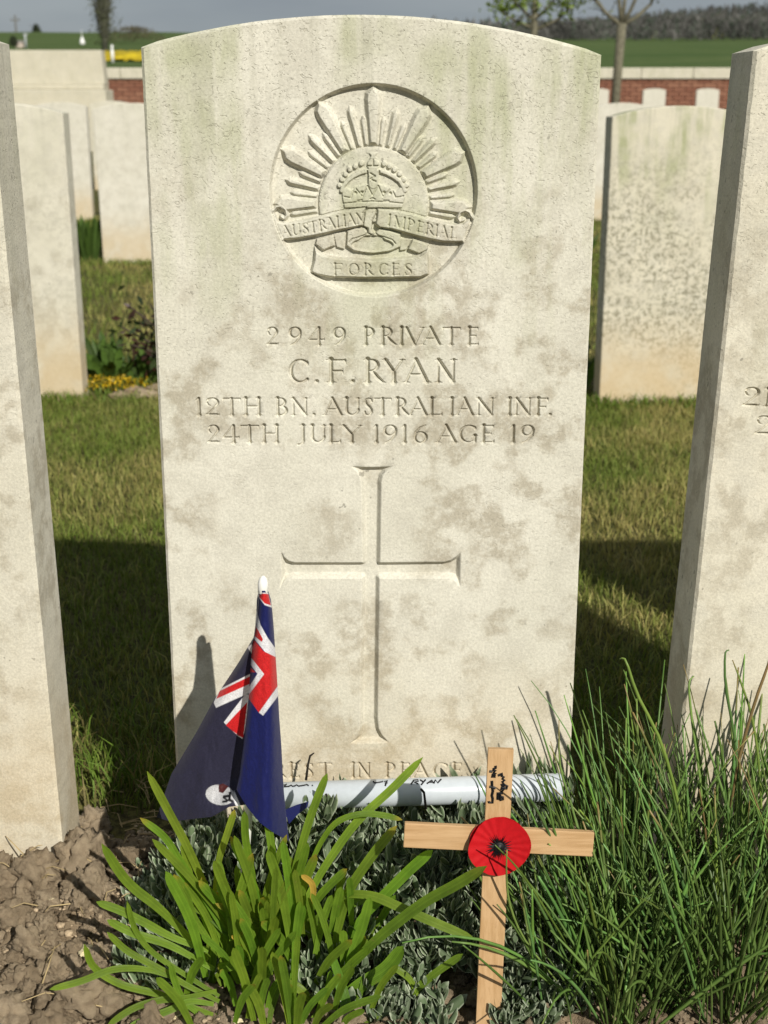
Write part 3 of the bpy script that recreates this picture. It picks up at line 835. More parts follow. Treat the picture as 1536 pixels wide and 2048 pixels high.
for px, D, hgt, wid, lab in ((83, 380, 3.4, 2.2, 'rounded dark bush on the left skyline'), (36, 146, 1.0, .8, 'dark bush beside the tiny pale shed'), (275, 190, 1.9, 7.0, 'brown hedge at the far field edge left of the badge headstone')):
    x, y, z = gp(px, D)
    n_ = 900
    rad_ = np.sqrt(RNG.random(n_)); an_ = RNG.uniform(0, 6.283, n_); hz = RNG.random(n_) ** .8
    wz = wid * .62 * np.sqrt(np.clip(1.02 - hz ** 2, 0, 1)) * (.7 + .5 * fbm(an_ * 2, hz * 4, px))
    a0 = np.stack([x + rad_ * np.cos(an_) * wz, y + rad_ * np.sin(an_) * wz * .6, z + hgt * hz * .9], 1)
    a1 = a0 + np.stack([RNG.normal(0, .12, n_), RNG.normal(0, .12, n_), RNG.uniform(.02, .3, n_)], 1) * hgt
    sv = np.stack([np.ones(n_), 0 * hz, RNG.normal(0, .5, n_)], 1) * hgt * .022
    cb = np.array((.040, .050, .028) if D != 190 else (.088, .078, .045))
    bo = npmesh('field_bush', np.stack([a0 - sv, a0 + sv, a1], 1).reshape(-1, 3), np.arange(n_ * 3).reshape(-1, 3), TINT, col=np.repeat(cb[None] * RNG.uniform(.5, 1.4, (n_, 1)), 3, 0))
    tag(bo, lab, 'bush')

# ------------------------------------------------------------------ trees
BARK = plain_mat('bark', (.135, .125, .085), .9, 30, .4, .006, 60)
LEAF_SPRING = leaf_mat('spring_leaves', (.16, .20, .035), tint=True, trans=.35)
def leaf_cards(P, size, colr, spread=None):
    n = len(P)
    d1 = RNG.normal(size=(n, 3)); d1 /= np.linalg.norm(d1, axis=1)[:, None]
    d2 = np.cross(d1, RNG.normal(size=(n, 3))); d2 /= np.linalg.norm(d2, axis=1)[:, None]
    s = (RNG.uniform(.6, 1.3, (n, 1)) * size)
    nrm = np.cross(d1, d2) * s * .18
    V = np.stack([P - d1 * s, P + d2 * s * .45 + nrm, P + d1 * s, P - d2 * s * .45 + nrm], 1)
    F = np.array([[0, 1, 2], [0, 2, 3]])[None] + (np.arange(n) * 4)[:, None, None]
    c = np.repeat(colr[:, None, :], 4, 1)
    return V.reshape(-1, 3), F.reshape(-1, 3), c.reshape(-1, 3)
def young_tree(name, label, x, y, base_z, fork_z, r0, limbs, top_leaf, leaf_tone, n_leaf, lean=0, leaf_size=.035):
    t = empty(name, (x, y, base_z), label, 'tree')
    mb = MB(); mb.tube([(x, y, base_z - .1), (x + lean * .4, y, (base_z + fork_z) / 2), (x + lean, y, fork_z)], [r0 * 1.15, r0, r0 * 1.05], 10); mb.build('trunk', BARK, t, smooth=True)
    pts = []
    for (dx, dy, dz, bend, *low) in limbs:
        a = np.array((x + lean, y, low[0] if low else fork_z - .03)); b = a + np.array((dx, dy, dz))
        mid = (a + b) / 2 + np.array((dx * bend, dy * bend, 0))
        L = [a, a * .6 + mid * .4 + np.array((dx, dy, 0)) * bend * .3, mid, mid * .45 + b * .55, b]
        mb = MB(); mb.tube(L, [r0 * .5, r0 * .42, r0 * .34, r0 * .24, r0 * .1], 7)
        for k in range(9):
            s = random.uniform(.2, 1); i = min(3, int(s * 4)); q = L[i] + (L[i + 1] - L[i]) * (s * 4 - i)
            e = q + np.array((random.gauss(0, .22), random.gauss(0, .22), random.uniform(.02, .4)))
            mb.tube([q, (q + e) / 2 + np.array((0, 0, .04)), e], [r0 * .13, r0 * .09, r0 * .04], 4)
            for w in range(n_leaf):
                pts.append(q + (e - q) * random.uniform(.1, 1.1) + np.array((random.gauss(0, .06), random.gauss(0, .06), random.gauss(0, .06))))
        mb.build('limb', BARK, t, smooth=True)
    P = np.array(pts)
    c = np.array(leaf_tone)[None] * RNG.uniform(.6, 1.35, (len(P), 1))
    V, F, c = leaf_cards(P, leaf_size, c)
    npmesh('crown', V, F, LEAF_SPRING, t, col=c)
young_tree('young_tree', 'young tree with pale trunk forking into bare pruned limbs, before the brick wall', 3.44, 19.9, .12, 1.86, .066,
           [(-.55, .1, .75, .25), (-.22, -.1, 1.5, .1), (.12, .15, 1.6, .05), (.38, -.1, 1.1, .15), (.55, .2, .62, .3), (-.1, .3, 1.2, .1)], 0, (.15, .18, .04), 4, lean=.06)
young_tree('young_tree', 'young tree in fresh green leaf peeking above the top of the badge headstone', 2.30, 20.9, .14, 2.75, .052,
           [(-.52, .1, .85, .1), (-.3, -.15, 1.1, .15), (.05, .1, 1.4, .05), (.30, -.1, 1.0, .2), (.50, .1, .62, .25), (-.62, .1, .32, .12, 1.84), (-.50, -.1, .50, .1, 1.95), (.60, .05, .38, .18, 1.82), (.42, -.1, .55, .15, 1.98)], 0, (.19, .27, .04), 16, lean=.03, leaf_size=.05)
# bare poplar-like tree far left
x, y, z = gp(216, 128)
pt = empty('bare_tree', (x, y, z), 'tall bare bushy tree in the field on the left skyline', 'tree')
TWIG = plain_mat('bare_twigs', (.115, .115, .085), .95, 2, .3)
mb = MB(); mb.tube([(x, y, z - .3), (x + .05, y, z + 2.5), (x, y, z + 7)], [.32, .24, .12], 8); mb.build('trunk', TWIG, pt, smooth=True)
for k in range(150):
    a = random.uniform(0, 2 * math.pi); h0 = random.uniform(.2, 4.5); L = random.uniform(1.5, 4.0); sp = random.uniform(.12, .34)
    b = np.array((x, y, z + h0)); e = b + np.array((math.cos(a) * sp * L, math.sin(a) * sp * L, L))
    m_ = (b + e) / 2 + np.array((math.cos(a), math.sin(a), 0)) * .22
    mb = MB(); mb.tube([b, m_, e], [.055, .035, .012], 4, cap=False)
    for q in range(3):
        s = b + (e - b) * random.uniform(.3, .9); mb.tube([s, s + np.array((random.gauss(0, .3), random.gauss(0, .3), random.uniform(.4, 1.2)))], [.022, .008], 3, cap=False)
    if k == 0: acc = mb
    else:
        base = len(acc.v); acc.v += mb.v; acc.f += [tuple(i + base for i in f) for f in mb.f]; acc.c += mb.c
acc.build('limbs', TWIG, pt)
P = np.stack([x + RNG.normal(0, .55, 900), y + RNG.normal(0, .55, 900), z + RNG.uniform(.6, 5.2, 900)], 1)
V, F, c = leaf_cards(P, .13, np.array((.10, .11, .055))[None] * RNG.uniform(.5, 1.3, (900, 1)))
npmesh('crown', V, F, LEAF_SPRING, pt, col=c)

# ------------------------------------------------------------------ brick boundary wall with stone coping
WY = 24.8
wall = empty('boundary_wall', (0, WY, .17), 'low red brick wall with pale stone coping behind the graves', 'wall')
m, n, l, p = newmat('brick_clay'); g = G(n, l)
v = g.coords()
c = g.mix(g.rand(), (.21, .085, .050), (.30, .145, .088))
c = g.mix(g.ramp(g.noise(v, 14, 4), .4, .7, 0, .5), c, (.15, .065, .045))
l.new(c, p.inputs['Base Color']); p.inputs['Roughness'].default_value = .92
BRICK = m
MORTAR = plain_mat('mortar', (.30, .25, .20), .95)
m, n, l, p = newmat('distant_brickwork'); g = G(n, l)
bt = n.new('ShaderNodeTexBrick'); l.new(g.coords(scale=(1, 1, 1)), bt.inputs['Vector'])
tc = n.new('ShaderNodeTexCoord'); cx = n.new('ShaderNodeCombineXYZ'); sp_ = n.new('ShaderNodeSeparateXYZ')
l.new(tc.outputs['Object'], sp_.inputs[0]); l.new(sp_.outputs[0], cx.inputs[0]); l.new(sp_.outputs[2], cx.inputs[1]); l.new(cx.outputs[0], bt.inputs['Vector'])
bt.inputs['Scale'].default_value = 1; bt.inputs['Brick Width'].default_value = .225; bt.inputs['Row Height'].default_value = .075; bt.inputs['Mortar Size'].default_value = .01
bt.inputs['Color1'].default_value = (.20, .085, .05, 1); bt.inputs['Color2'].default_value = (.32, .13, .07, 1); bt.inputs['Mortar'].default_value = (.30, .25, .2, 1)
l.new(bt.outputs['Color'], p.inputs['Base Color']); p.inputs['Roughness'].default_value = .95
mb = MB(); mb.box(-14, 14, WY + .02, WY + .33, -.1, 1.165); mb.build('brickwork', m, wall)
bme = None
for x0, x1 in ((3.4, 7.0), (-5.9, -4.1)):
    for r in range(7):
        zc = 1.165 - .0375 - r * .075
        k = 0; xx = x0 + (.1125 if r % 2 else 0)
        while xx < x1:
            if bme is None:
                mb = MB(); mb.box(-.107, .107, -.012, .03, -.032, .032)
                o = mb.build('brick', BRICK, None, bevel=.004); bme = o.data; o.parent = wall
            else:
                o = bpy.data.objects.new('brick', bme); COL.objects.link(o); o.parent = wall
            o.location = (xx, random.uniform(-.003, .003), zc - .17)
            xx += .225
COPE = stone_mat('coping_stone', 31, blotch=.3, algae=.2, sand=0, pit=.4, base=(.62, .58, .47))
for k in range(22):
    x0 = -10.5 + k * .95
    mb = MB(); mb.box(x0 + .004, x0 + .946, WY - .06, WY + .41, 1.169, 1.36); mb.build('coping_stone', COPE, wall, bevel=.012)

# ------------------------------------------------------------------ memorial block on the left
MEM = stone_mat('memorial_stone', 37, blotch=.28, algae=.05, sand=0, pit=.6, base=(.58, .54, .43))
ms = empty('memorial_block', (-5.7, 18.9, .1), 'long pale stone memorial block on a stepped base behind the left graves', 'memorial')
def battered(name, x0, x1, y0, y1, z0, z1, bat, bev):
    mb = MB(); v = [(x0 - bat, y0 - bat, z0), (x1 + bat, y0 - bat, z0), (x1 + bat, y1 + bat, z0), (x0 - bat, y1 + bat, z0), (x0, y0, z1), (x1, y0, z1), (x1, y1, z1), (x0, y1, z1)]
    mb.add(v, [(3, 2, 1, 0), (4, 5, 6, 7), (0, 1, 5, 4), (1, 2, 6, 5), (2, 3, 7, 6), (3, 0, 4, 7)]); mb.build(name, MEM, ms, bevel=bev)
battered('block', -7.5, -3.955, 18.85, 19.10, .99, 1.455, .03, .012)
battered('moulding', -7.46, -3.93, 18.76, 19.15, .925, .989, .0, .02)
battered('step', -7.6, -3.88, 18.62, 19.2, .55, .924, .0, .02)
battered('step', -7.75, -3.60, 18.3, 20.2, .02, .549, .0, .02)
# ------------------------------------------------------------------ lawn blades (uncountable)
GRASS = leaf_mat('grass_blades', (1, 1, 1), tint=True, trans=.25, rough=.6, spec=.2)
def blades(x, y, z, h, w, lean, colr, name, label, mat=GRASS, parent=None):
    n = len(x)
    a = RNG.uniform(0, 2 * np.pi, n); b = RNG.uniform(0, 2 * np.pi, n)
    sx, sy = np.cos(a) * w, np.sin(a) * w
    lx, ly = np.cos(b) * lean * h, np.sin(b) * lean * h
    P = np.stack([x, y, z], 1)
    S = np.stack([sx, sy, 0 * sx], 1)
    m1 = P + np.stack([lx * .3, ly * .3, h * .55], 1); tp = P + np.stack([lx, ly, h * np.sqrt(np.clip(1 - lean ** 2 * .5, .2, 1))], 1)
    V = np.stack([P - S, P + S, m1 + S * .8, m1 - S * .8, tp], 1).reshape(-1, 3)
    F = (np.array([[0, 1, 2], [0, 2, 3], [3, 2, 4]])[None] + (np.arange(n) * 5)[:, None, None]).reshape(-1, 3)
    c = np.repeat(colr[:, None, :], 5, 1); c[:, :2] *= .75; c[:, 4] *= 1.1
    o = npmesh(name, V, F, mat, parent, col=c.reshape(-1, 3))
    return tag(o, label, 'grass' if label else None, kind='stuff')
def lawn(n, x0, x1, y0, y1, hmin, hmax, w, label, name='grass', ypow=1.0):
    x = RNG.uniform(x0, x1, n); y = y0 + (y1 - y0) * RNG.random(n) ** ypow
    z = ground_z(x, y) - .002
    pn = fbm(x * 5, y * 5, 11); dn = fbm(x * 4.5 + y, y * 3.2 - x, 17, 5)
    h = RNG.uniform(hmin, hmax, n) * (.5 + 1.0 * pn)
    lean = RNG.uniform(.1, .95, n)
    dry = np.clip(.29 + (dn - .5) * 1.9 + RNG.normal(0, .26, n), 0, 1)[:, None]
    green = np.array((.155, .212, .038)); straw = np.array((.44, .37, .15))
    c = (green * (1 - dry) + straw * dry) * RNG.uniform(.65, 1.3, (n, 1))
    return x, y, z, h, np.full(n, w) * RNG.uniform(.6, 1.3, n), lean, c, name, label
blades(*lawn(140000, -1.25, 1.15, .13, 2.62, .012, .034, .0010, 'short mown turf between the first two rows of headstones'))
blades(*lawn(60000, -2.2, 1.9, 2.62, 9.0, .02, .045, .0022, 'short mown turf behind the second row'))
# longer tufts at the bases of the stones
def tufts(spots, n, hmin, hmax, w, name, label, green=(.125, .20, .03)):
    xs_, ys_ = [], []
    for (xa, xb, yy, sp, k) in spots:
        xs_.append(RNG.uniform(xa, xb, int(n * k))); ys_.append(RNG.normal(yy, sp, int(n * k)))
    x, y = np.concatenate(xs_), np.concatenate(ys_)
    m_ = len(x); z = ground_z(x, y)
    dry = (RNG.random(m_) < .25)[:, None]
    c = np.where(dry, np.array((.26, .22, .09)), np.array(green)) * RNG.uniform(.6, 1.3, (m_, 1))
    return blades(x, y, z, RNG.uniform(hmin, hmax, m_) * RNG.uniform(.5, 1, m_), np.full(m_, w), RNG.uniform(.2, .9, m_), c, name, label)
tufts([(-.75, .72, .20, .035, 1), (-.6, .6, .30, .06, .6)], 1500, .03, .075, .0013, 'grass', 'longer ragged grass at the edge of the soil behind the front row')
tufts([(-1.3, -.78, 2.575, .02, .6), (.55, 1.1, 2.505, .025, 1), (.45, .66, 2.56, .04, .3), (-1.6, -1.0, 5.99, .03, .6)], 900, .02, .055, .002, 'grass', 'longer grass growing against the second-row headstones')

# ------------------------------------------------------------------ soil bed
m, n, l, p = newmat('soil'); g = G(n, l)
v = g.coords()
c = g.mix(g.ramp(g.noise(v, 18, 5, .65), .3, .7), (.17, .127, .08), (.33, .255, .168))
c = g.mix(g.ramp(g.noise(v, 160, 4, .7), .35, .65, 0, .5), c, (.17, .125, .08))
l.new(c, p.inputs['Base Color']); p.inputs['Roughness'].default_value = .97; p.inputs['Specular IOR Level'].default_value = .1
l.new(g.bump(g.math('ADD', g.noise(v, 130, 5, .7), g.math('MULTIPLY', g.noise(v, 500, 3, .7), .5)), .9, .004), p.inputs['Normal'])
SOIL = m
def soil_z(x, y):
    x = np.asarray(x, float); y = np.asarray(y, float)
    base = -.004 + (fbm(x * 14, y * 14, 2) - .5) * .022 + (fbm(x * 60, y * 60, 5, 4) - .5) * .026 + (fbm(x * 190, y * 190, 15, 2) - .5) * .006
    base = base + .032 * np.exp(-((x + .36) / .14) ** 2 - ((y + .02) / .07) ** 2)
    return base - .06 * ss(.13, .2, y)
def grid_xy(x0, x1, y0, y1, st):
    return np.meshgrid(np.linspace(x0, x1, int((x1 - x0) / st) + 1), np.linspace(y0, y1, int((y1 - y0) / st) + 1))
gx = np.concatenate([np.linspace(-1.7, -.62, 24), np.linspace(-.6, .5, 420), np.linspace(.52, 1.7, 24)])
gy = np.concatenate([np.linspace(-.85, -.34, 14), np.linspace(-.33, .2, 200)])
A, B = np.meshgrid(gx, gy)
idx = np.arange(A.size).reshape(A.shape)
F = np.stack([idx[:-1, :-1], idx[:-1, 1:], idx[1:, 1:], idx[1:, :-1]], -1).reshape(-1, 4)
bed = tag(npmesh('soil_bed', np.stack([A, B, soil_z(A, B)], -1).reshape(-1, 3), F, SOIL, smooth=False), kind='structure')
# clods: each a child of the bed
m, n, l, p = newmat('clod_earth'); g = G(n, l)
v = g.coords()
c = g.mix(g.rand(), (.29, .22, .142), (.46, .365, .25))
c = g.mix(g.ramp(g.noise(v, 2.2, 6, .72), .40, .66, 0, .6), c, (.20, .15, .098))
c = g.mix(g.ramp(g.noise(v, 14, 4, .75), .58, .72, 0, .5), c, (.44, .375, .27))
l.new(c, p.inputs['Base Color']); p.inputs['Roughness'].default_value = .97; p.inputs['Specular IOR Level'].default_value = .1
l.new(g.bump(g.math('ADD', g.noise(v, 5, 7, .8), g.math('MULTIPLY', g.noise(v, 16, 5, .8), .6)), .8, .005), p.inputs['Normal'])
CLOD = m
CV, CF = ico_n(4)
clod_me = []
for k in range(9):
    d = CV.copy()
    q1 = fbm(d[:, 0] * 1.6 + k * 7, d[:, 1] * 1.6 + d[:, 2] * 1.1, k, 3); q2 = fbm(d[:, 2] * 4 + k * 3, d[:, 0] * 4 - d[:, 1] * 3, k + 5, 3)
    # a few random planes knock facets off
    q3 = fbm(d[:, 0] * 11 + d[:, 2] * 9, d[:, 1] * 11 - d[:, 2] * 7 + k, k + 9, 3)
    r = np.ones(len(d)) * (.55 + 1.0 * (q1 - .2)) + (q2 - .5) * .75
    for c_ in range(2):
        nn = RNG.normal(size=3); nn /= np.linalg.norm(nn); lim = RNG.uniform(.55, .8)
        t = d @ nn; r = np.where(t * r > lim, lim / np.maximum(t, .2), r)
    q4 = fbm(d[:, 0] * 27 + d[:, 2] * 19, d[:, 1] * 27 - d[:, 2] * 23 + k, k + 4, 2)
    r = r + (q3 - .5) * .36 + (q4 - .5) * .16
    V = d * r[:, None]
    clod_me.append(npmesh('clod', V, CF, CLOD, smooth=False, link_it=False))
def clod(x, y, s, dz=.0, flat=.95):
    o = bpy.data.objects.new('clod', random.choice(clod_me)); COL.objects.link(o); o.parent = bed
    o.location = (x, y, float(soil_z(x, y)) + s * .30 + dz)
    o.scale = (s * random.uniform(.85, 1.2), s * random.uniform(.85, 1.2), s * flat * random.uniform(.8, 1.2))
    o.rotation_euler = (random.uniform(-.4, .4), random.uniform(-.4, .4), random.uniform(0, 6.3))
    return o
def px_soil(px, py, z=.01):
    return atz(px, py, z)
big = [(75, 1790, .026), (165, 1750, .034), (185, 1800, .022), (190, 1640, .024), (250, 1735, .022), (175, 1640, .016), (60, 1890, .020), (25, 1790, .018), (20, 1850, .02), (110, 1920, .024), (150, 1885, .018),
       (170, 2000, .028), (215, 1995, .022), (40, 1960, .02), (90, 1995, .018), (270, 1960, .022), (100, 2040, .022), (20, 2030, .022), (235, 1905, .014), (245, 1830, .014), (280, 1880, .016), (330, 2010, .02), (300, 2050, .02), (520, 2010, .014), (480, 1985, .014), (720, 1990, .016), (745, 2030, .014), (700, 2035, .016), (800, 2050, .014), (590, 2040, .016), (220, 1690, .012), (1010, 2040, .014), (1060, 2045, .016)]
for px, py, s in big:
    q = px_soil(px, py); clod(q[0], q[1], s * .85, .002, 1.0)
for k in range(420):
    q = px_soil(random.uniform(-60, 420), random.uniform(1690, 2110)); s = random.choice((.004, .005, .005, .006, .007, .008, .010, .013))
    if q[1] < .1 and not (-.69 < q[0] < -.30 and -.02 < q[1] < .08): clod(q[0], q[1], s)
for k in range(110):
    q = px_soil(random.uniform(420, 1536), random.uniform(1930, 2110)); clod(q[0], q[1], random.choice((.005, .007, .009, .012)))
for k in range(30):
    clod(random.uniform(-.31, -.19), random.uniform(-.08, .14), random.choice((.006, .009, .012)))
# crumbs
n_ = 12500
x = np.concatenate([RNG.uniform(-.6, -.12, 10000), RNG.uniform(-.12, .45, 2500)]); y = RNG.uniform(-.32, .12, n_)
s = RNG.uniform(.0007, .0042, n_) * RNG.random(n_) ** .7 + .0006
cr = blobs('soil_crumbs', np.stack([x, y, soil_z(x, y) + s * .4], 1), np.stack([s, s, s * .8], 1), np.array((.35, .27, .178))[None] * RNG.uniform(.4, 1.3, (n_, 1)), plain_mat('crumb_earth', (1, 1, 1), .97, 300, .3, tint=True), 'stuff', .35, bed)
# pale chips and dry stalks on the soil
CHIP = plain_mat('chalk_chip', (.62, .54, .34), .9, 80, .2)
for px, py, s in ((171, 1895, .0085), (240, 1911, .005), (347, 2018, .008), (105, 1822, .003), (66, 1897, .003), (475, 2013, .006)):
    q = px_soil(px, py); o = bpy.data.objects.new('chalk_chip', clod_me[0].copy()); o.data.materials.clear(); o.data.materials.append(CHIP)
    COL.objects.link(o); o.parent = bed; o.location = (q[0], q[1], float(soil_z(q[0], q[1])) + .006 + s * .5); o.scale = (s, s * .8, s * .5); o.rotation_euler = (.3, .2, random.uniform(0, 6))
STRAW = plain_mat('dry_stalk', (.38, .29, .15), .8)
for k in range(70):
    if k < 34: q = px_soil(random.uniform(20, 330), random.uniform(1720, 2048))
    else: q = np.array((random.uniform(-.30, -.19), random.uniform(.06, .2), 0))
    a = random.uniform(0, 6.3); L = random.uniform(.012, .045)
    z = float(soil_z(q[0], q[1])) if q[1] < .13 else 0
    p0 = np.array((q[0], q[1], max(z, -.01) + .012)); p1 = p0 + np.array((math.cos(a) * L, math.sin(a) * L, random.uniform(-.004, .012)))
    mb = MB(); mb.tube([p0, (p0 + p1) / 2 + np.array((random.gauss(0, .003), random.gauss(0, .003), .004)), p1], [.0007, .0006, .0004], 4); mb.build('dry_stalk', STRAW, bed)

# ------------------------------------------------------------------ plants behind, at the second and third rows
def bent_leaf(base, tip, width, up=(0, 0, 1), sag=.0, n=7, cup=.25, round_tip=True, facing=None, mid_bulge=0.):
    base, tip = np.array(base, float), np.array(tip, float)
    ax = tip - base; L = np.linalg.norm(ax)
    f = np.array(facing if facing is not None else (CAM - (base + tip) / 2)); f = f / np.linalg.norm(f)
    side = np.cross(ax / L, f); side /= np.linalg.norm(side) + 1e-9
    nrm = np.cross(side, ax / L)
    V = []
    for i in range(n + 1):
        t = i / n
        c = base + ax * t + np.array((0, 0, 1)) * sag * (4 * t * (1 - t))
        if round_tip: w = width * (.55 + .45 * min(1, t * 3)) * (1 if t < .8 else math.sqrt(max(0., 1 - ((t - .8) / .2) ** 2) + .003))
        else: w = width * math.sin(math.pi * min(1, .12 + t * .88)) ** .8
        V += [c - side * w * .5, c - nrm * w * cup * .5, c + side * w * .5]
    F = []
    for i in range(n):
        for k in range(2):
            a = i * 3 + k; F.append((a, a + 1, a + 4, a + 3))
    return V, F
GREEN_DARK = leaf_mat('dark_leaves', (.070, .125, .024), trans=.3, vary=.4)
def rosette(name, label, cx, cy, cz, n, Lmin, Lmax, w, mat, cat='plant', spread=.7, flat=False):
    t = empty(name, (cx, cy, cz), label, cat)
    for k in range(n):
        a = random.uniform(0, 6.3); L = random.uniform(Lmin, Lmax); sp = random.uniform(.15, spread)
        b = (cx + math.cos(a) * L * .15, cy + math.sin(a) * L * .15, cz)
        e = (cx + math.cos(a) * L * sp, cy + math.sin(a) * L * sp, cz + L * math.sqrt(max(.05, 1 - sp * sp)))
        V, F = bent_leaf(b, e, w * random.uniform(.7, 1.2), sag=random.uniform(0, .15) * L, n=5)
        mb = MB(); mb.add(V, F); mb.build('leaf', mat, t, smooth=True)
    return t
q = atz(212, 775, -.06); rosette('leafy_plant', 'broad-leaved green plant beside the second-row worn headstone', q[0], q[1] + .08, -.07, 46, .09, .17, .020, GREEN_DARK, spread=.85)
q = atz(285, 770, -.06); rosette('leafy_plant', 'lower green plant under the dark rose bush', q[0], q[1] + .05, -.07, 44, .06, .12, .015, GREEN_DARK, spread=.85)
q = at(178, 500, 6.1); rosette('leafy_plant', 'green strap-leaved plant left of the third-row headstone', -1.56, 6.1, -.07, 40, .14, .27, .020, GREEN_DARK, spread=.5)
rosette('leafy_plant', 'dark green plant low at the left foot of the lichen-spotted headstone', .575, 2.72, -.07, 22, .08, .16, .022, GREEN_DARK)
rosette('leafy_plant', 'dark green plant peeking right of the badge headstone at mid height', 1.02, 6.0, -.07, 30, .12, .24, .02, GREEN_DARK)
# yellow stonecrop cushion
q = atz(212, 783, -.055)
sx_, sy_ = q[0], q[1] + .06
n_ = 420
P = np.stack([sx_ + RNG.normal(0, .055, n_), sy_ + RNG.normal(0, .03, n_), np.full(n_, -.055) + RNG.uniform(0, .03, n_)], 1)
V, F, c = leaf_cards(P, .007, np.where((RNG.random(n_) < .75)[:, None], np.array((.62, .42, .015)), np.array((.14, .17, .03))) * RNG.uniform(.6, 1.2, (n_, 1)))
yc = npmesh('yellow_flowers', V, F, leaf_mat('yellow_petals', (1, 1, 1), tint=True), None, col=c)
tag(yc, 'low cushion of yellow flowers beside the worn second-row headstone', 'flowers', kind='stuff')
for k, (px, py, s) in enumerate(((262, 787, .05), (290, 792, .04), (235, 794, .03), (305, 780, .045))):
    q = atz(px, py, -.06)
    o = bpy.data.objects.new('clod', clod_me[k]); COL.objects.link(o); o.parent = bed; o.location = (q[0], q[1] + .03, -.065); o.scale = (s, s * .8, s * .5)
# rose bush with dark red-green leaves
rb = empty('rose_bush', (-.60, 2.78, -.07), 'dark red-leaved rose bush left of the badge headstone', 'bush')
STEM = plain_mat('rose_stem', (.06, .045, .03), .8)
pts = []
for px, py, Y in ((236, 650, 2.74), (258, 612, 2.76), (285, 640, 2.8), (300, 610, 2.82), (262, 690, 2.74), (310, 660, 2.85), (290, 700, 2.78)):
    e = at(px, py, Y); b = np.array((-.60 + random.uniform(-.03, .03), 2.78, -.07))
    mid = (b + e) / 2 + np.array((random.uniform(-.04, .04), 0, .03))
    mb = MB(); mb.tube([b, mid, e], [.006, .0045, .003], 6); mb.build('stem', STEM, rb, smooth=True)
    for k in range(26):
        s = random.uniform(.35, 1.05); pts.append((b * (1 - s) ** 2 + mid * 2 * s * (1 - s) + e * s * s) + RNG.normal(0, .028, 3))
P = np.array(pts)
c = np.where((RNG.random(len(P)) < .55)[:, None], np.array((.045, .02, .014)), np.array((.035, .055, .02))) * RNG.uniform(.6, 1.5, (len(P), 1))
V, F, c = leaf_cards(P, .017, c)
npmesh('foliage', V, F, leaf_mat('rose_leaves', (1, 1, 1), tint=True, trans=.2), rb, col=c)
# pink flower clump between far stones
pf = empty('pink_flower', (-1.86, 8.9, -.07), 'pink flowering plant glimpsed between the far left headstones', 'flower')
P = np.stack([-1.86 + RNG.normal(0, .03, 160), 8.9 + RNG.normal(0, .03, 160), RNG.uniform(.02, .42, 160)], 1)
V, F, c = leaf_cards(P, .03, np.where((P[:, 2] > .2)[:, None] & (RNG.random((160, 1)) < .7), np.array((.55, .22, .30)), np.array((.03, .05, .015))))
npmesh('blossom', V, F, leaf_mat('pink_petals', (1, 1, 1), tint=True), pf, col=c)
# ------------------------------------------------------------------ white plastic tube lying before the stone
T0, T1 = at(540, 1593, -.052), at(1122, 1574, -.046)
TR = .0128
tax = (T1 - T0) / np.linalg.norm(T1 - T0)
TUBE = plain_mat('white_plastic', (.50, .54, .58), .30, 200, .03, spec=.5)
INK = plain_mat('marker_ink', (.006, .006, .007), .55)
tb = empty('plastic_tube', tuple((T0 + T1) / 2 - np.array((0, 0, TR))), 'white plastic tube with black handwriting lying at the foot of the badge headstone', 'tube')
ta = np.cross(tax, (0, 0, 1)); ta /= np.linalg.norm(ta); tbn = np.cross(ta, tax)
def lathe(prof, o, ax, a, b, n=40):
    V, F = [], []
    for (s, r) in prof:
        for k in range(n):
            an = 2 * math.pi * k / n; V.append(o + ax * s + (a * math.cos(an) + b * math.sin(an)) * r)
    m_ = len(prof)
    for i in range(m_ - 1):
        for k in range(n): F.append((i * n + k, i * n + (k + 1) % n, (i + 1) * n + (k + 1) % n, (i + 1) * n + k))
    return V, F
TL = np.linalg.norm(T1 - T0)
V, F = lathe([(.01, .0112), (0, .0112), (0, TR - .0005), (.0005, TR), (TL * .5, TR * 1.002), (TL - .0005, TR), (TL, TR - .0005), (TL, .0112), (TL - .012, .0112)], T0, tax, ta, tbn)
mb = MB(); mb.add(V, F); mb.build('tube_wall', TUBE, tb, smooth=False).data.polygons.foreach_set('use_smooth', [True] * len(F))
for s0 in (.010, TL - .012):
    V, F = lathe([(s0, .0112), (s0 + .0005, .0002)], T0, tax, ta, tbn, 24); mb = MB(); mb.add(V, F); mb.build('end_plug', TUBE, tb)
def on_tube(px, py):
    d = ray(px, py); o = CAM - T0
    dp = d - tax * (d @ tax); op = o - tax * (o @ tax)
    A_, B_, C_ = dp @ dp, 2 * dp @ op, op @ op - (TR + .0003) ** 2
    disc = B_ * B_ - 4 * A_ * C_
    t = (-B_ - math.sqrt(max(disc, 0))) / (2 * A_)
    return CAM + d * t
def W4(x, y): return on_tube(540 + x / 4.042, 1530 + y / 4.042 + 1.2)
mb = MB()
for L in ([(110, 158), (132, 150), (116, 172), (150, 168), (172, 158), (182, 168), (200, 164), (215, 156), (230, 166), (255, 162), (280, 158), (295, 153), (312, 162)], [(340, 160), (346, 162)],
          [(835, 128), (846, 140), (890, 134), (915, 128)], [(925, 130), (948, 122), (938, 145), (932, 165)], [(930, 142), (950, 140)], [(985, 150), (992, 150)],
          [(1165, 116), (1140, 150)], [(1162, 118), (1196, 114), (1200, 126), (1166, 134), (1198, 146)], [(1215, 116), (1236, 130)], [(1258, 114), (1222, 156)], [(1268, 146), (1310, 118), (1322, 142)], [(1288, 134), (1318, 134)], [(1324, 144), (1338, 116), (1356, 140), (1384, 110)]):
    mb.tube([W4(*q) for q in L], .0008, 5)
mb.build('handwriting', INK, tb)

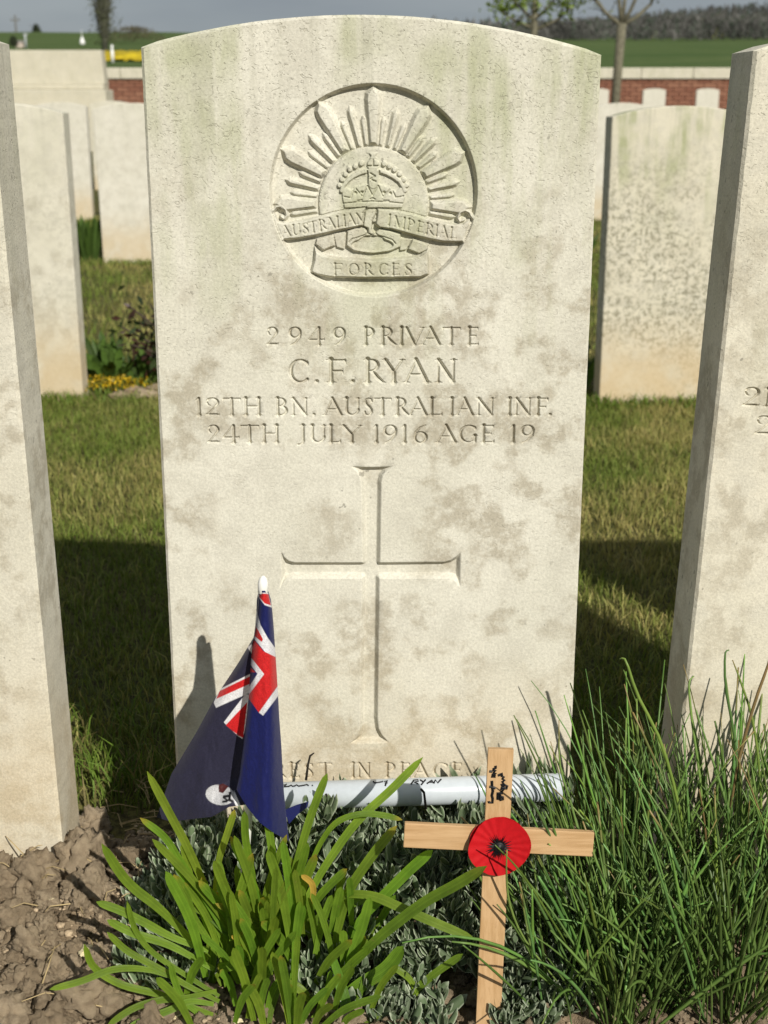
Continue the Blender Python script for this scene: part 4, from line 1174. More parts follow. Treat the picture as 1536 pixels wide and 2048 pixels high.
# ------------------------------------------------------------------ small folded flag on a white stick
def Q4(x, y, Y): return at(290 + x / 3.592, 1130 + y / 3.592, Y)
fl_base = np.array((-.123, -.135, .0))
tip = Q4(848, 78, -.146)
flag = empty('hand_flag', tuple(fl_base), 'small drooping blue flag with red and white crosses on a white stick', 'flag')
STICK = plain_mat('white_stick', (.80, .79, .75), .4, 100, .04)
mb = MB(); mb.tube([fl_base + np.array((0, 0, -.03)), tip - np.array((0, 0, .02))], .0036, 10); mb.build('stick', STICK, flag, smooth=True)
V, F = lathe([(-.0145, .0038), (-.0138, .0042), (-.006, .0042), (-.002, .0030), (0, .0010)], tip, np.array((.04, 0, 1)), np.array((1, 0, 0)), np.array((0, 1, 0)), 16)
mb = MB(); mb.add(V, F + [tuple(range(64, 80))]); mb.build('finial', STICK, flag, smooth=True)
FRY = [185, 250, 330, 450, 600, 750, 950, 1100, 1300, 1500, 1620, 2000]
FRL = [815, 803, 800, 790, 770, 757, 745, 728, 705, 680, 655, 610]
FRR = [885, 905, 915, 925, 935, 945, 957, 965, 980, 990, 997, 1036]
def pip(x, y, P):
    P = np.array(P, float); ins = np.zeros(x.shape, bool)
    for a, b in zip(P, np.roll(P, -1, 0)):
        c = (a[1] > y) != (b[1] > y)
        ins ^= c & (x < a[0] + (y - a[1]) / (b[1] - a[1] + 1e-12) * (b[0] - a[0]))
    return ins
NAVY, RED, WHT, REV = (.008, .012, .095), (.58, .016, .018), (.74, .74, .77), (.024, .023, .048)
def cloth(ns, nt, hem, xl, xr, yfun, prints, base):
    s, t = np.meshgrid(np.linspace(0, 1, ns + 1), np.linspace(0, 1, nt + 1))
    yb = np.interp(s, hem[0], hem[1]); y = 185 + t * (yb - 185)
    x = xl(y) + (xr(y) - xl(y)) * s
    Yd = yfun(s, t, y) + .0022 * t * (fbm(x / 60, y / 190, 3) - .5) + .0008 * (fbm(x / 24, y / 50, 9) - .5)
    P = np.array([Q4(a, b, c) for a, b, c in zip(x.ravel(), y.ravel(), Yd.ravel())])
    col = np.tile(np.array(base, float), (x.size, 1))
    acc_ = 0
    hx, hy = 500. / ns / 5, 1600. / nt / 3
    for ox in (-hx, 0, hx):
        for oy in (-hy, 0, hy):
            cs_ = col.copy()
            for poly, cc_ in prints: cs_[pip(x.ravel() + ox, y.ravel() + oy, poly)] = cc_
            acc_ = acc_ + cs_
    col = acc_ / 9
    idx = np.arange(x.size).reshape(x.shape)
    F = np.stack([idx[:-1, :-1], idx[1:, :-1], idx[1:, 1:], idx[:-1, 1:]], -1).reshape(-1, 4)
    return P, F, col
fx = lambda y: np.interp(y, FRY, FRL); fxr = lambda y: np.interp(y, FRY, FRR)
P1, F1, C1 = cloth(84, 420, ([0, .12, .25, .5, .75, 1], [1612, 1670, 1738, 1850, 1925, 1982]), fx, fxr,
    lambda s, t, y: -.141 - (.010 + .012 * t) * np.sin(np.pi * np.clip(s, 0, 1)) ** .8 - .004 * t * np.sin(s * 9 + t * 2) - .010 * t * (1 - s),
    [([(806, 196), (884, 200), (912, 306), (860, 288), (815, 232)], WHT), ([(818, 203), (886, 208), (905, 290), (860, 276), (822, 232)], RED),
     ([(798, 320), (830, 430), (880, 520), (936, 598), (938, 664), (880, 645), (780, 525), (780, 420)], WHT), ([(786, 430), (815, 470), (848, 535), (838, 552), (780, 505)], RED),
     ([(770, 540), (790, 545), (850, 618), (940, 662), (955, 868), (885, 962), (822, 1066), (735, 945), (750, 925), (855, 782), (762, 668)], RED),
     ([(755, 668), (768, 672), (856, 784), (735, 945), (738, 890), (808, 782), (755, 712)], WHT), ([(740, 715), (760, 740), (795, 770), (760, 770), (740, 750)], RED),
     ([(960, 862), (965, 930), (848, 1082), (818, 1060)], WHT)], NAVY)
hem_b = ([0, .12, .3, .42, .55, .7, 1], [1812, 1845, 1822, 1810, 1738, 1720, 1650])
BLY = [185, 400, 520, 700, 960, 1200, 1500, 1700, 1850]; BLX = [822, 800, 780, 672, 500, 370, 190, 122, 72]
bx = lambda y: np.interp(y, BLY, BLX)
P2, F2, C2 = cloth(150, 330, hem_b, bx, fxr,
    lambda s, t, y: -.150 * (1 - s) ** 2 - .116 * 2 * s * (1 - s) - .140 * s ** 2 + .004 * t * np.sin(s * 14) + .006 * t * np.sin(s * 6 + 1) - .016 * ss(.86, 1., t) * np.exp(-((s - .55) / .2) ** 2),
    [([(536, 892), (780, 770), (780, 905), (510, 1026), (494, 988)], WHT), ([(536, 905), (780, 786), (780, 842), (512, 962)], RED),
     ([(566, 1130), (720, 928), (780, 935), (700, 1250), (668, 1228)], WHT), ([(580, 1150), (735, 985), (705, 1242), (672, 1226)], RED),
     ([(735, 590), (765, 570), (790, 630), (770, 640)], WHT),
     ([(540 + 104 * math.cos(a) + 12 * math.sin(a), 1652 + 74 * math.sin(a)) for a in np.linspace(0, 6.283, 30)[:-1]], (.52, .52, .54)),  # white star on the fold, greyed: its shade is put into the colour
     ([(640, 1620), (700, 1760), (690, 1820), (640, 1700)], WHT),
     ([(528, 1580), (560, 1570), (600, 1590), (560, 1640), (530, 1630)], (.06, .008, .008)),
     ([(560, 1655), (600, 1650), (600, 1668), (578, 1672), (600, 1688), (590, 1705), (556, 1708), (556, 1694), (580, 1690), (558, 1674)], (.008, .008, .01)),
     ([(600, 1630), (622, 1628), (616, 1680), (636, 1692), (630, 1706), (598, 1696)], (.008, .008, .01))], REV)
P3 = np.array([Q4(1000, 1760, -.13), Q4(1090, 1722, -.115), Q4(1176, 1698, -.10), Q4(1165, 1742, -.105), Q4(1100, 1790, -.118), Q4(1035, 1860, -.13)])
m, n, l, p = newmat('flag_cloth'); g = G(n, l)
c = g.tint(); v = g.coords()
c = g.mix(1., c, g.mix(g.ramp(g.noise(v, 900, 2), .3, .7), (.85,) * 3, (1.15,) * 3), 'MULTIPLY')
l.new(c, p.inputs['Base Color']); p.inputs['Roughness'].default_value = .55; p.inputs['Specular IOR Level'].default_value = .25
p.inputs['Sheen Weight'].default_value = .12
l.new(g.bump(g.noise(v, 1400, 2), .25, .0003), p.inputs['Normal'])
tr = n.new('ShaderNodeBsdfTranslucent'); mx = n.new('ShaderNodeMixShader'); mx.inputs[0].default_value = .22
l.new(c, tr.inputs['Color']); l.new(p.outputs[0], mx.inputs[1]); l.new(tr.outputs[0], mx.inputs[2]); l.new(mx.outputs[0], n['Material Output'].inputs['Surface'])
FLAGM = m
npmesh('cloth_front_fold', P1, F1, FLAGM, flag, col=C1, smooth=True)
npmesh('cloth_back_fold', P2, F2, FLAGM, flag, col=C2, smooth=True)
npmesh('cloth_corner', P3, np.array([[0, 1, 4], [0, 4, 5], [1, 2, 3], [1, 3, 4]]), FLAGM, flag, col=np.tile(np.array(NAVY), (6, 1)))

# ------------------------------------------------------------------ wooden remembrance cross with poppy
def pl(px, py, off=0.):
    """point on the leaning front plane y = -.228 + .11 z - off"""
    d = ray(px, py); t = (-.228 - off + .11 * CAM[2] - CAM[1]) / (d[1] - .11 * d[2])
    return CAM + d * t
def wood(name, axis):
    m, n, l, p = newmat(name); g = G(n, l)
    sc = (260, 260, 16) if axis == 'z' else (16, 260, 260)
    v = g.coords(scale=sc); v0 = g.coords()
    c = g.mix(g.ramp(g.noise(v, 1, 5, .6), .3, .7), (.41, .25, .115), (.53, .345, .18))
    c = g.mix(g.ramp(g.noise(v, 3.2, 3, .7), .55, .75, 0, .5), c, (.29, .16, .07))
    c = g.mix(g.ramp(g.noise(v0, 25, 3), .35, .65, 0, .3), c, (.56, .385, .215))
    l.new(c, p.inputs['Base Color']); p.inputs['Roughness'].default_value = .6; p.inputs['Specular IOR Level'].default_value = .25
    l.new(g.bump(g.noise(v, 2, 4), .3, .0006), p.inputs['Normal'])
    return m
cr_b = pl(974, 2085)
cross = empty('remembrance_cross', tuple(cr_b), 'small wooden cross with a red paper poppy stuck in the flower bed', 'cross')
def board(a, b, hw, thick, proud, name, mat, bev):
    a, b = np.array(a), np.array(b); ax = (b - a) / np.linalg.norm(b - a)
    nrm = np.array((0, -1, .11)); nrm /= np.linalg.norm(nrm); nrm = nrm - ax * (nrm @ ax); nrm /= np.linalg.norm(nrm)
    sd_ = np.cross(ax, nrm)
    V = [q + sd_ * s * hw + nrm * o for q in (a, b) for s in (-1, 1) for o in (-thick, proud)]
    mb = MB(); mb.add(V, [(0, 1, 3, 2), (4, 6, 7, 5), (0, 4, 5, 1), (2, 3, 7, 6), (0, 2, 6, 4), (1, 5, 7, 3)])
    o = mb.build(name, mat, cross, bevel=bev)
    bm = bmesh.new(); bm.from_mesh(o.data); bmesh.ops.recalc_face_normals(bm, faces=bm.faces[:]); bm.to_mesh(o.data); bm.free()
    return nrm
WZ, WX = wood('wood_upright', 'z'), wood('wood_arm', 'x')
nrm = board(pl(973.5, 2110), pl(1002, 1499), .0102, .0052, 0., 'upright', WZ, .0004)
board(pl(808, 1670.5), pl(1187, 1689), .0104, .0048, .0005, 'cross_arm', WX, .0008)
mb = MB()
def W5(x, y): return pl(960 + x / 13.65, 1490 + y / 13.65, .0001)
for L in ([(260, 715), (330, 722)], [(422, 565), (432, 620), (372, 650), (360, 700), (425, 690), (372, 750), (432, 765), (352, 800), (330, 868), (400, 868), (395, 800)],
          [(325, 975), (330, 1130), (352, 1250), (322, 1380), (346, 1450), (340, 1575), (245, 1560), (240, 1530)], [(262, 1135), (340, 1140), (425, 1180)],
          [(497, 828), (560, 802), (590, 770), (600, 850), (650, 872), (612, 920), (668, 960), (612, 1000), (650, 1058), (585, 1080), (605, 1130), (680, 1092), (742, 1120), (720, 1188), (672, 1172), (592, 1160), (572, 1210), (638, 1220), (582, 1280), (620, 1312), (482, 1312), (482, 1478), (555, 1490), (540, 1310), (562, 1400), (622, 1422), (632, 1476), (542, 1500)]):
    mb.tube([W5(*q) for q in L], .00115, 5)
mb.build('handwriting', INK, cross)
pc = pl(998, 1686) + nrm * .0045
pr = np.array((1, 0, .0)); pr = pr - nrm * (pr @ nrm); pr /= np.linalg.norm(pr); pu = np.cross(nrm, pr) ; pu = pu if pu[2] > 0 else -pu
pop = empty('poppy', (0, 0, 0)); pop.parent = cross; pop.location = tuple(pc - np.array(cross.location))
REDP = plain_mat('red_paper', (.44, .005, .009), .7, 300, .08, .0002, 900, spec=.2)
BLK = plain_mat('black_plastic', (.004, .004, .005), .5, spec=.3)
def petal(name, rad, dz, ph, lob, tiltx):
    nr, na = 14, 144
    V, F = [], []
    for i in range(nr + 1):
        q = i / nr
        for k in range(na):
            a = 2 * math.pi * k / na
            R = rad * (1 + .022 * math.sin(2 * a + ph) + .012 * math.sin(5 * a + ph * 2) + lob * abs(math.sin(a + ph)) ** 6 * -.10)
            hgt = dz + .0022 * q * q + .00026 * q * math.sin(a * 17 + 1.2 * math.sin(3 * a) + ph) + .0012 * q * q * math.sin(2 * a + 1) + tiltx * q * math.cos(a) * rad
            V.append(pc + pr * math.cos(a) * R * q + pu * math.sin(a) * R * q + nrm * hgt)
    for i in range(nr):
        for k in range(na): F.append((i * na + k, i * na + (k + 1) % na, (i + 1) * na + (k + 1) % na, (i + 1) * na + k))
    mb = MB(); mb.add(V, F); mb.build(name, REDP, pop, smooth=True)
petal('petal', .0245, -.0012, .5, 0, .10)
pc = pc + pr * -.0006
petal('petal', .0252, .0016, 2.0, 1, .02)
mb = MB()
for k in range(22):
    a = 2 * math.pi * k / 22 + random.uniform(-.08, .08); R = .0112 * random.uniform(.8, 1.12); w = .00075
    d = pr * math.cos(a) + pu * math.sin(a); e = -pr * math.sin(a) + pu * math.cos(a)
    c0 = pc + nrm * .0032; mb.add([c0 + d * .003 + e * w * 1.3, c0 + d * .003 - e * w * 1.3, c0 + d * R + nrm * .0012, c0 + d * .003 + nrm * .0008], [(0, 1, 2), (1, 3, 2), (3, 0, 2), (0, 3, 1)])
mb.build('fringe', BLK, pop)
V, F = lathe([(.0024, .0046), (.0040, .0045), (.0046, .0036), (.0044, .0026), (.0052, .0020), (.0056, .0003)], pc, nrm, pr, pu, 24)
mb = MB(); mb.add(V, F); mb.build('button', BLK, pop, smooth=True)

# ------------------------------------------------------------------ silver-edged ground cover (uncountable small leaves)
def gc_h(x, y):
    e = ss(-.235, -.17, x) * ss(.205, .15, x)
    f = ss(-.190 - .056 * ss(-.09, -.03, x), -.085, y + .016 * np.sin(x * 21) + .02 * (fbm(x * 9, x * 0 + 3, 4) - .5)) * (1 - .25 * ss(-.03, 0, y))
    # lower on the left, where the clump thins out
    return .104 * e * f * (.72 + .28 * ss(-.2, -.03, x)) * (.85 + .3 * fbm(x * 25, y * 25, 8))
ST = [(0, .25), (.25, .8), (.55, 1.), (.82, .78), (1., .10)]
CS = [(-1, .42), (-.76, .08), (0, -.12), (.76, .08), (1, .42)]
def small_leaves(B_, D_, Lh, Wh, up, bend):
    n = len(B_)
    D_ = D_ / np.linalg.norm(D_, axis=1)[:, None]
    S_ = np.cross(D_, up); S_ /= np.linalg.norm(S_, axis=1)[:, None] + 1e-9
    N_ = np.cross(S_, D_)
    V = np.zeros((n, 5, 5, 3)); C = np.zeros((n, 5, 5, 3))
    dark = np.array((.062, .108, .040)) * RNG.uniform(.6, 1.35, (n, 1)); pale = np.array((.47, .52, .40)) * RNG.uniform(.75, 1.15, (n, 1))
    for i, (t, w) in enumerate(ST):
        cen = B_ + D_ * (Lh * t)[:, None] - N_ * (bend * Lh * t * t)[:, None]
        for k, (sx, cz) in enumerate(CS):
            V[:, i, k] = cen + S_ * (Wh * w * sx * .5)[:, None] + N_ * (Wh * w * cz * .55)[:, None]
            ed = 1. if k in (0, 4) or i == 4 else (.12 if k in (1, 3) else .22)
            C[:, i, k] = dark * (1 - ed) + pale * ed
    idx = np.arange(25).reshape(5, 5)
    f = np.stack([idx[:-1, :-1], idx[:-1, 1:], idx[1:, 1:], idx[1:, :-1]], -1).reshape(-1, 4)
    return V.reshape(-1, 3), (f[None] + (np.arange(n) * 25)[:, None, None]).reshape(-1, 4), C.reshape(-1, 3)
n_ = 1150
sx0 = RNG.uniform(-.235, .20, n_ * 3); sy0 = RNG.uniform(-.25, -.004, n_ * 3)
hh = gc_h(sx0, sy0)
ok = (hh > .006) & ~((np.abs(sx0 - .083) < .022) & (sy0 < -.19))
sx0, sy0, hh = sx0[ok][:n_], sy0[ok][:n_], hh[ok][:n_]
Bs, Ds, Ls, Ws, Us, Bd = [], [], [], [], [], []
for x, y, h in zip(sx0, sy0, hh):
    lean = np.array((random.gauss(0, .25), random.gauss(-.28, .25), 1.0)); lean /= np.linalg.norm(lean)
    zt = h * random.uniform(.72, 1.08)
    k0 = random.uniform(0, 6.3)
    for k in range(random.choice((5, 6, 7))):
        a = k0 + k * 2.4 + random.gauss(0, .2); lev = k / 6
        b = np.array((x, y, max(.004, zt - .020 + .004 * k))) + lean * 0
        out = np.array((math.cos(a), math.sin(a), 0))
        Ds.append(out * random.uniform(.35, .95) * (1.1 - .6 * lev) + lean * random.uniform(.55, 1.0)); Bs.append(b)
        L = random.uniform(.014, .028) * (1.1 - .35 * lev); Ls.append(L); Ws.append(L * random.uniform(.25, .36)); Us.append(-out + lean * .3 + np.array((1e-3, 0, 0))); Bd.append(random.uniform(-.05, .3))
Bs, Ds = np.array(Bs), np.array(Ds)
Us = np.array(Us); 
S_up = np.cross(np.cross(Ds, Us), Ds)
V, F, C_ = small_leaves(Bs, Ds, np.array(Ls), np.array(Ws), -S_up, np.array(Bd))
GC = leaf_mat('silver_edged_leaf', (1, 1, 1), tint=True, trans=.15, rough=.75, spec=.15)
gcov = npmesh('ground_cover', V, F, GC, None, col=C_, smooth=True)
tag(gcov, 'cushion of small grey-green leaves with silvery edges at the headstone foot', 'ground cover', kind='stuff')
# a taller row of its leaves standing against the stone face, behind the tube
n_ = 260
x = RNG.uniform(-.11, .19, n_); y = RNG.uniform(-.038, -.006, n_)
b = np.stack([x, y, .075 + RNG.uniform(-.01, .02, n_)], 1)
d = np.stack([RNG.normal(0, .35, n_), RNG.normal(-.1, .2, n_), np.ones(n_)], 1)
L = RNG.uniform(.022, .045, n_) * (.65 + .6 * ss(.02, .10, x))
V, F, C_ = small_leaves(b, d, L, L * RNG.uniform(.13, .2, n_), np.tile(np.array((.2, -1., .1)), (n_, 1)) + RNG.normal(0, .4, (n_, 3)), RNG.uniform(-.2, .3, n_))
gc2 = npmesh('ground_cover', V, F, GC, None, col=C_ * .85, smooth=True)
tag(gc2, 'taller grey-green leaves standing between the white tube and the headstone face', 'ground cover', kind='stuff')
DRYB = plain_mat('dark_dry_stem', (.02, .016, .012), .8)
for L in ([(612, 1560, -.03), (616, 1530, -.028), (620, 1512, -.028), (628, 1506, -.03)], [(852, 1618, -.07), (848, 1585, -.068), (842, 1578, -.07)], [(660, 1622, -.075), (655, 1600, -.07), (652, 1588, -.07)]):
    mb = MB(); mb.tube([at(*q) for q in L], [.0014, .0012, .0011, .0006][:len(L)], 6); tag(mb.build('dry_stem', DRYB, smooth=True), {612: 'dark curled dry stem rising behind the white tube', 852: 'thin dark stem bent over the tube below the handwriting', 660: 'short dark stem in front of the white tube'}[L[0][0]], 'stem')

# ------------------------------------------------------------------ strap-leaved bulb plant
STRAP = leaf_mat('strap_leaf', (1, 1, 1), tint=True, trans=.46, rough=.40, spec=.4, stripes=True)
STRAP_OLD = leaf_mat('withered_leaf', (1, 1, 1), tint=True, trans=.3)
def crom(P, n):
    P = [np.array(p, float) for p in P]
    P = [2 * P[0] - P[1]] + P + [2 * P[-1] - P[-2]]
    out = []
    m_ = len(P) - 3
    for j in range(n + 1):
        u = j / n * m_; i = min(int(u), m_ - 1); t = u - i
        a, b, c, d = P[i:i + 4]
        out.append(.5 * (2 * b + (c - a) * t + (2 * a - 5 * b + 4 * c - d) * t * t + (3 * b - a - 3 * c + d) * t ** 3))
    return out
def strap(pts, width, parent, mat, twist=0., n=22, cup=.26, name='leaf'):
    C = crom(pts, n)
    V, F, cols, acr = [], [], [], []
    old = mat is STRAP_OLD
    bc_ = np.array((.55, .36, .07)) if old else np.array((.190, .305, .031)) * np.array((random.uniform(.85, 1.12), random.uniform(.92, 1.06), 1)) * random.uniform(.8, 1.12)
    tipc = np.array((.42, .33, .05)) if random.random() < .3 else bc_ * 1.08
    for i, c in enumerate(C):
        t = i / n
        ax = C[min(i + 1, n)] - C[max(i - 1, 0)]; ax /= np.linalg.norm(ax) + 1e-9
        f = CAM - c; f /= np.linalg.norm(f)
        sd_ = np.cross(ax, f); sd_ /= np.linalg.norm(sd_) + 1e-9; nn = np.cross(sd_, ax)
        an = twist * (t - .3); sd_, nn = sd_ * math.cos(an) + nn * math.sin(an), nn * math.cos(an) - sd_ * math.sin(an)
        w = width * (.62 + .38 * min(1, t * 2.2)) * (1 if t < .86 else max(.06, math.sqrt(max(0, 1 - ((t - .86) / .14) ** 2))))
        for s in (-1, -.62, -.25, 0, .25, .62, 1):
            k_ = 1.16 if abs(s) == 1 else (1.10 if s == 0 else (.90 if abs(s) == .25 else 1.0))
            q_ = bc_ * k_ * (1 + .22 * max(0, .35 - t) / .35); tt = max(0, (t - .9) / .1)
            cols.append(q_ * (1 - tt) + tipc * tt); acr.append(s)
            V.append(c + sd_ * w * .5 * s - nn * w * cup * (1 - s * s) * .5 + nn * w * .02 * math.sin(t * 23 + s * 3))
    for i in range(n):
        for k in range(6): a = i * 7 + k; F.append((a, a + 1, a + 8, a + 7))
    mb = MB(); mb.add(V, F, cols); mb.a = acr; return mb.build(name, mat, parent, smooth=True, tint=True)
bulb = empty('strap_leaved_plant', (-.08, -.165, 0), 'bright green strap-leaved clump growing in front of the flag', 'plant')
def Z4(x, y): return 280 + x / 2.477, 1480 + y / 2.477
def Z3(x, y): return x / 3.7375, 1500 + y / 3.7375
def place(pxs, Yb, Yt, w, twist=0., mat=STRAP):
    n = len(pxs)
    pts = [at(px, py, Yb + (Yt - Yb) * (i / (n - 1))) for i, (px, py) in enumerate(pxs)]
    strap(pts, w, bulb, mat, twist)
z4 = lambda L: [Z4(*q) for q in L]; z3 = lambda L: [Z3(*q) for q in L]
for L, w, tw, yb, yt in (
    (z4([(470, 1000), (330, 740), (240, 540), (150, 370), (35, 155)]), .0078, .3, -.165, -.175),
    (z4([(480, 1060), (330, 800), (200, 600), (120, 480), (0, 385)]), .0066, .3, -.17, -.19),
    (z4([(500, 1030), (380, 840), (230, 660), (60, 490)]), .0072, -.2, -.17, -.19),
    (z4([(720, 1010), (830, 780), (940, 590), (1080, 400), (1250, 240), (1402, 85)]), .0080, .2, -.165, -.125),
    (z4([(700, 980), (760, 680), (820, 460), (870, 310), (928, 165)]), .0078, .2, -.15, -.13),
    (z4([(670, 960), (665, 700), (650, 520), (620, 333)]), .0074, .1, -.16, -.165),
    (z4([(600, 960), (560, 700), (525, 500), (518, 352)]), .0072, .1, -.155, -.165),
    (z4([(960, 1060), (985, 920), (1040, 740), (1160, 560), (1272, 425)]), .0092, .3, -.175, -.16),
    (z4([(900, 1240), (1050, 1110), (1200, 965), (1400, 810), (1560, 720), (1718, 625)]), .0098, .2, -.19, -.235),
    (z4([(820, 720), (870, 560), (960, 420), (1080, 368), (1200, 372), (1300, 396)]), .0058, .5, -.14, -.15),
    (z4([(1010, 1010), (1120, 860), (1240, 740), (1340, 640), (1450, 545)]), .0100, -.3, -.165, -.175),
    (z4([(960, 800), (1040, 765), (1160, 775), (1290, 830), (1450, 900), (1666, 990)]), .0088, .5, -.165, -.21),
    (z4([(1010, 1200), (1050, 1060), (1100, 930), (1140, 778)]), .0092, -.2, -.19, -.19),
    (z4([(960, 1160), (940, 1010), (900, 870), (850, 760)]), .0060, .2, -.185, -.185),
    (z4([(370, 760), (390, 600), (430, 470), (470, 345)]), .0066, .3, -.16, -.15),
    (z4([(800, 1400), (950, 1320), (1100, 1210), (1220, 1130), (1305, 1022)]), .0130, .4, -.2, -.205),
    (z4([(1180, 1330), (1330, 1260), (1470, 1150), (1600, 1060)]), .0070, .2, -.2, -.21),
    (z4([(620, 1200), (570, 1100), (540, 1040), (500, 952)]), .0080, 0, -.19, -.195),
    (z4([(960, 1090), (985, 1180), (1015, 1290), (1032, 1372)]), .0105, 0, -.19, -.225),
    (z4([(540, 1100), (480, 1112), (430, 1125), (385, 1128)]), .0085, 0, -.19, -.21),
    (z4([(840, 1400), (900, 1320), (930, 1240), (945, 1140)]), .0055, .3, -.21, -.2),
    (z4([(640, 1407), (650, 1330), (680, 1240), (725, 1150)]), .0070, .3, -.215, -.2),
    (z4([(1040, 1380), (1075, 1300), (1100, 1230), (1112, 1172)]), .0050, .2, -.21, -.2),
    (z4([(940, 1400), (1060, 1380), (1150, 1378), (1215, 1388)]), .0095, .2, -.215, -.225),
    (z4([(860, 1310), (800, 1240), (750, 1215), (715, 1215)]), .0090, .2, -.2, -.195),
    (z4([(1400, 1300), (1340, 1190), (1280, 1140), (1230, 1110)]), .0060, .2, -.205, -.2),
    (z3([(1560, 1560), (1300, 1290), (1150, 1150), (1010, 1040), (900, 920), (760, 700)]), .0088, .2, -.18, -.19),
    (z3([(1560, 1500), (1290, 1400), (1100, 1300), (900, 1200), (720, 1135)]), .0076, .3, -.185, -.2),
    (z3([(1600, 1640), (1270, 1460), (1000, 1370), (800, 1270)]), .0075, .3, -.19, -.2),
    (z3([(1640, 2000), (1480, 1940), (1200, 1830), (900, 1750), (700, 1620), (630, 1450)]), .0066, .5, -.205, -.215),
    (z3([(1300, 1700), (1090, 1640), (850, 1640), (600, 1730), (370, 1790)]), .0062, .3, -.2, -.225),
    (z3([(1640, 1880), (1400, 1760), (1200, 1640), (950, 1500), (800, 1360)]), .0062, .4, -.2, -.205),
    (z3([(1640, 1840), (1480, 1740), (1150, 1520), (1010, 1340), (950, 1130)]), .0052, .4, -.195, -.2),
    (z3([(1620, 1800), (1400, 1850), (1200, 1870), (1000, 1930), (800, 2060)]), .0062, .3, -.205, -.235),
    (z3([(1600, 1900), (1420, 1880), (1280, 1940), (1100, 2010), (950, 2080)]), .0066, .3, -.21, -.235),
    (z3([(1490, 1980), (1380, 1880), (1310, 1740), (1275, 1600)]), .0060, .3, -.21, -.21),
    (z3([(1560, 1420), (1440, 1240), (1390, 1100), (1300, 930)]), .0085, .3, -.175, -.18),
    (z3([(1600, 1400), (1470, 1100), (1400, 850), (1360, 700)]), .0060, .3, -.165, -.17)):
    place(L, yb, yt, w * .9, tw)
# filling leaves in the heart of the clump
for k in range(62):
    bx_, by_ = random.uniform(405, 600), random.uniform(1880, 1990)
    ang = random.gauss(-.12, .38); L = random.uniform(90, 230)
    p0 = (bx_, by_); p2 = (bx_ + math.sin(ang) * L, by_ - math.cos(ang) * L); p1 = ((p0[0] + p2[0]) / 2 - math.sin(ang) * L * .12, (p0[1] + p2[1]) / 2 - 6)
    Yb = random.uniform(-.19, -.145)
    place([p0, p1, p2], Yb, Yb + random.uniform(-.03, .015), random.uniform(.0052, .0085), random.uniform(-.5, .5))
for k in range(14):
    bx_, by_ = random.uniform(600, 720), random.uniform(1840, 1960)
    ang = random.gauss(.25, .4); L = random.uniform(80, 180)
    Yb = random.uniform(-.18, -.14)
    place([(bx_, by_), (bx_ + math.sin(ang) * L * .45, by_ - math.cos(ang) * L * .55), (bx_ + math.sin(ang) * L, by_ - math.cos(ang) * L)], Yb, Yb + random.uniform(-.02, .02), random.uniform(.005, .008), random.uniform(-.5, .5))
for k in range(34):
    bx_, by_ = random.uniform(370, 740), random.uniform(1960, 2075)
    ang = random.gauss((bx_ - 540) / 380, .42); L = random.uniform(70, 170)
    p2 = (bx_ + math.sin(ang) * L, by_ - math.cos(ang) * L)
    q_ = atz(bx_, min(by_, 2046), .01); Yb = q_[1]
    place([(bx_, by_), ((bx_ + p2[0]) / 2 - math.sin(ang) * 10, (by_ + p2[1]) / 2 - 8), p2], Yb, Yb - random.uniform(0, .025), random.uniform(.0048, .0075), random.uniform(-.5, .5))
place(z4([(838, 830), (858, 770), (850, 710), (800, 668)]), -.17, -.185, .0052, .6, STRAP_OLD)
place(z4([(520, 1045), (495, 1005), (455, 968)]), -.19, -.195, .0035, .3, STRAP_OLD)
place(z4([(465, 830), (440, 810), (412, 792)]), -.175, -.18, .0035, .3, STRAP_OLD)

# ------------------------------------------------------------------ fine tubular-leaved tufts on the right
CHIVE = leaf_mat('tubular_leaf', (.095, .160, .036), trans=.18, vary=.4, rough=.4, spec=.45)
CHIVE_T = leaf_mat('tubular_leaf_mass', (1, 1, 1), tint=True, trans=.28, rough=.4, spec=.45)
CHIVE_DRY = leaf_mat('tubular_leaf_dry', (.30, .20, .085), trans=.2, vary=.3)
def blade_pts(b, az, tilt, L, curl):
    pts = [np.array(b, float)]
    n = 9
    for i in range(n):
        th = tilt + curl * (i / n) ** 1.6
        pts.append(pts[-1] + np.array((math.cos(az) * math.sin(th), math.sin(az) * math.sin(th), math.cos(th))) * L / n)
    return pts
def rads(r, n): return [r * (.75 + .25 * min(1, i / n * 3)) * (1 - .72 * max(0, (i / n - .55) / .45)) for i in range(n)]
def chive_cols(n):
    b = np.array((.168, .272, .062)) * random.uniform(.6, 1.35) * np.array((random.uniform(.75, 1.15), 1, random.uniform(.8, 1.35)))
    if random.random() < .012: b = np.array((.26, .18, .08))
    tipc = np.array((.34, .24, .09)) if random.random() < .3 else b * 1.2
    return [tuple(b * (1 - max(0, i / (n - 1) - .8) * 5) + tipc * max(0, i / (n - 1) - .8) * 5) for i in range(n)]
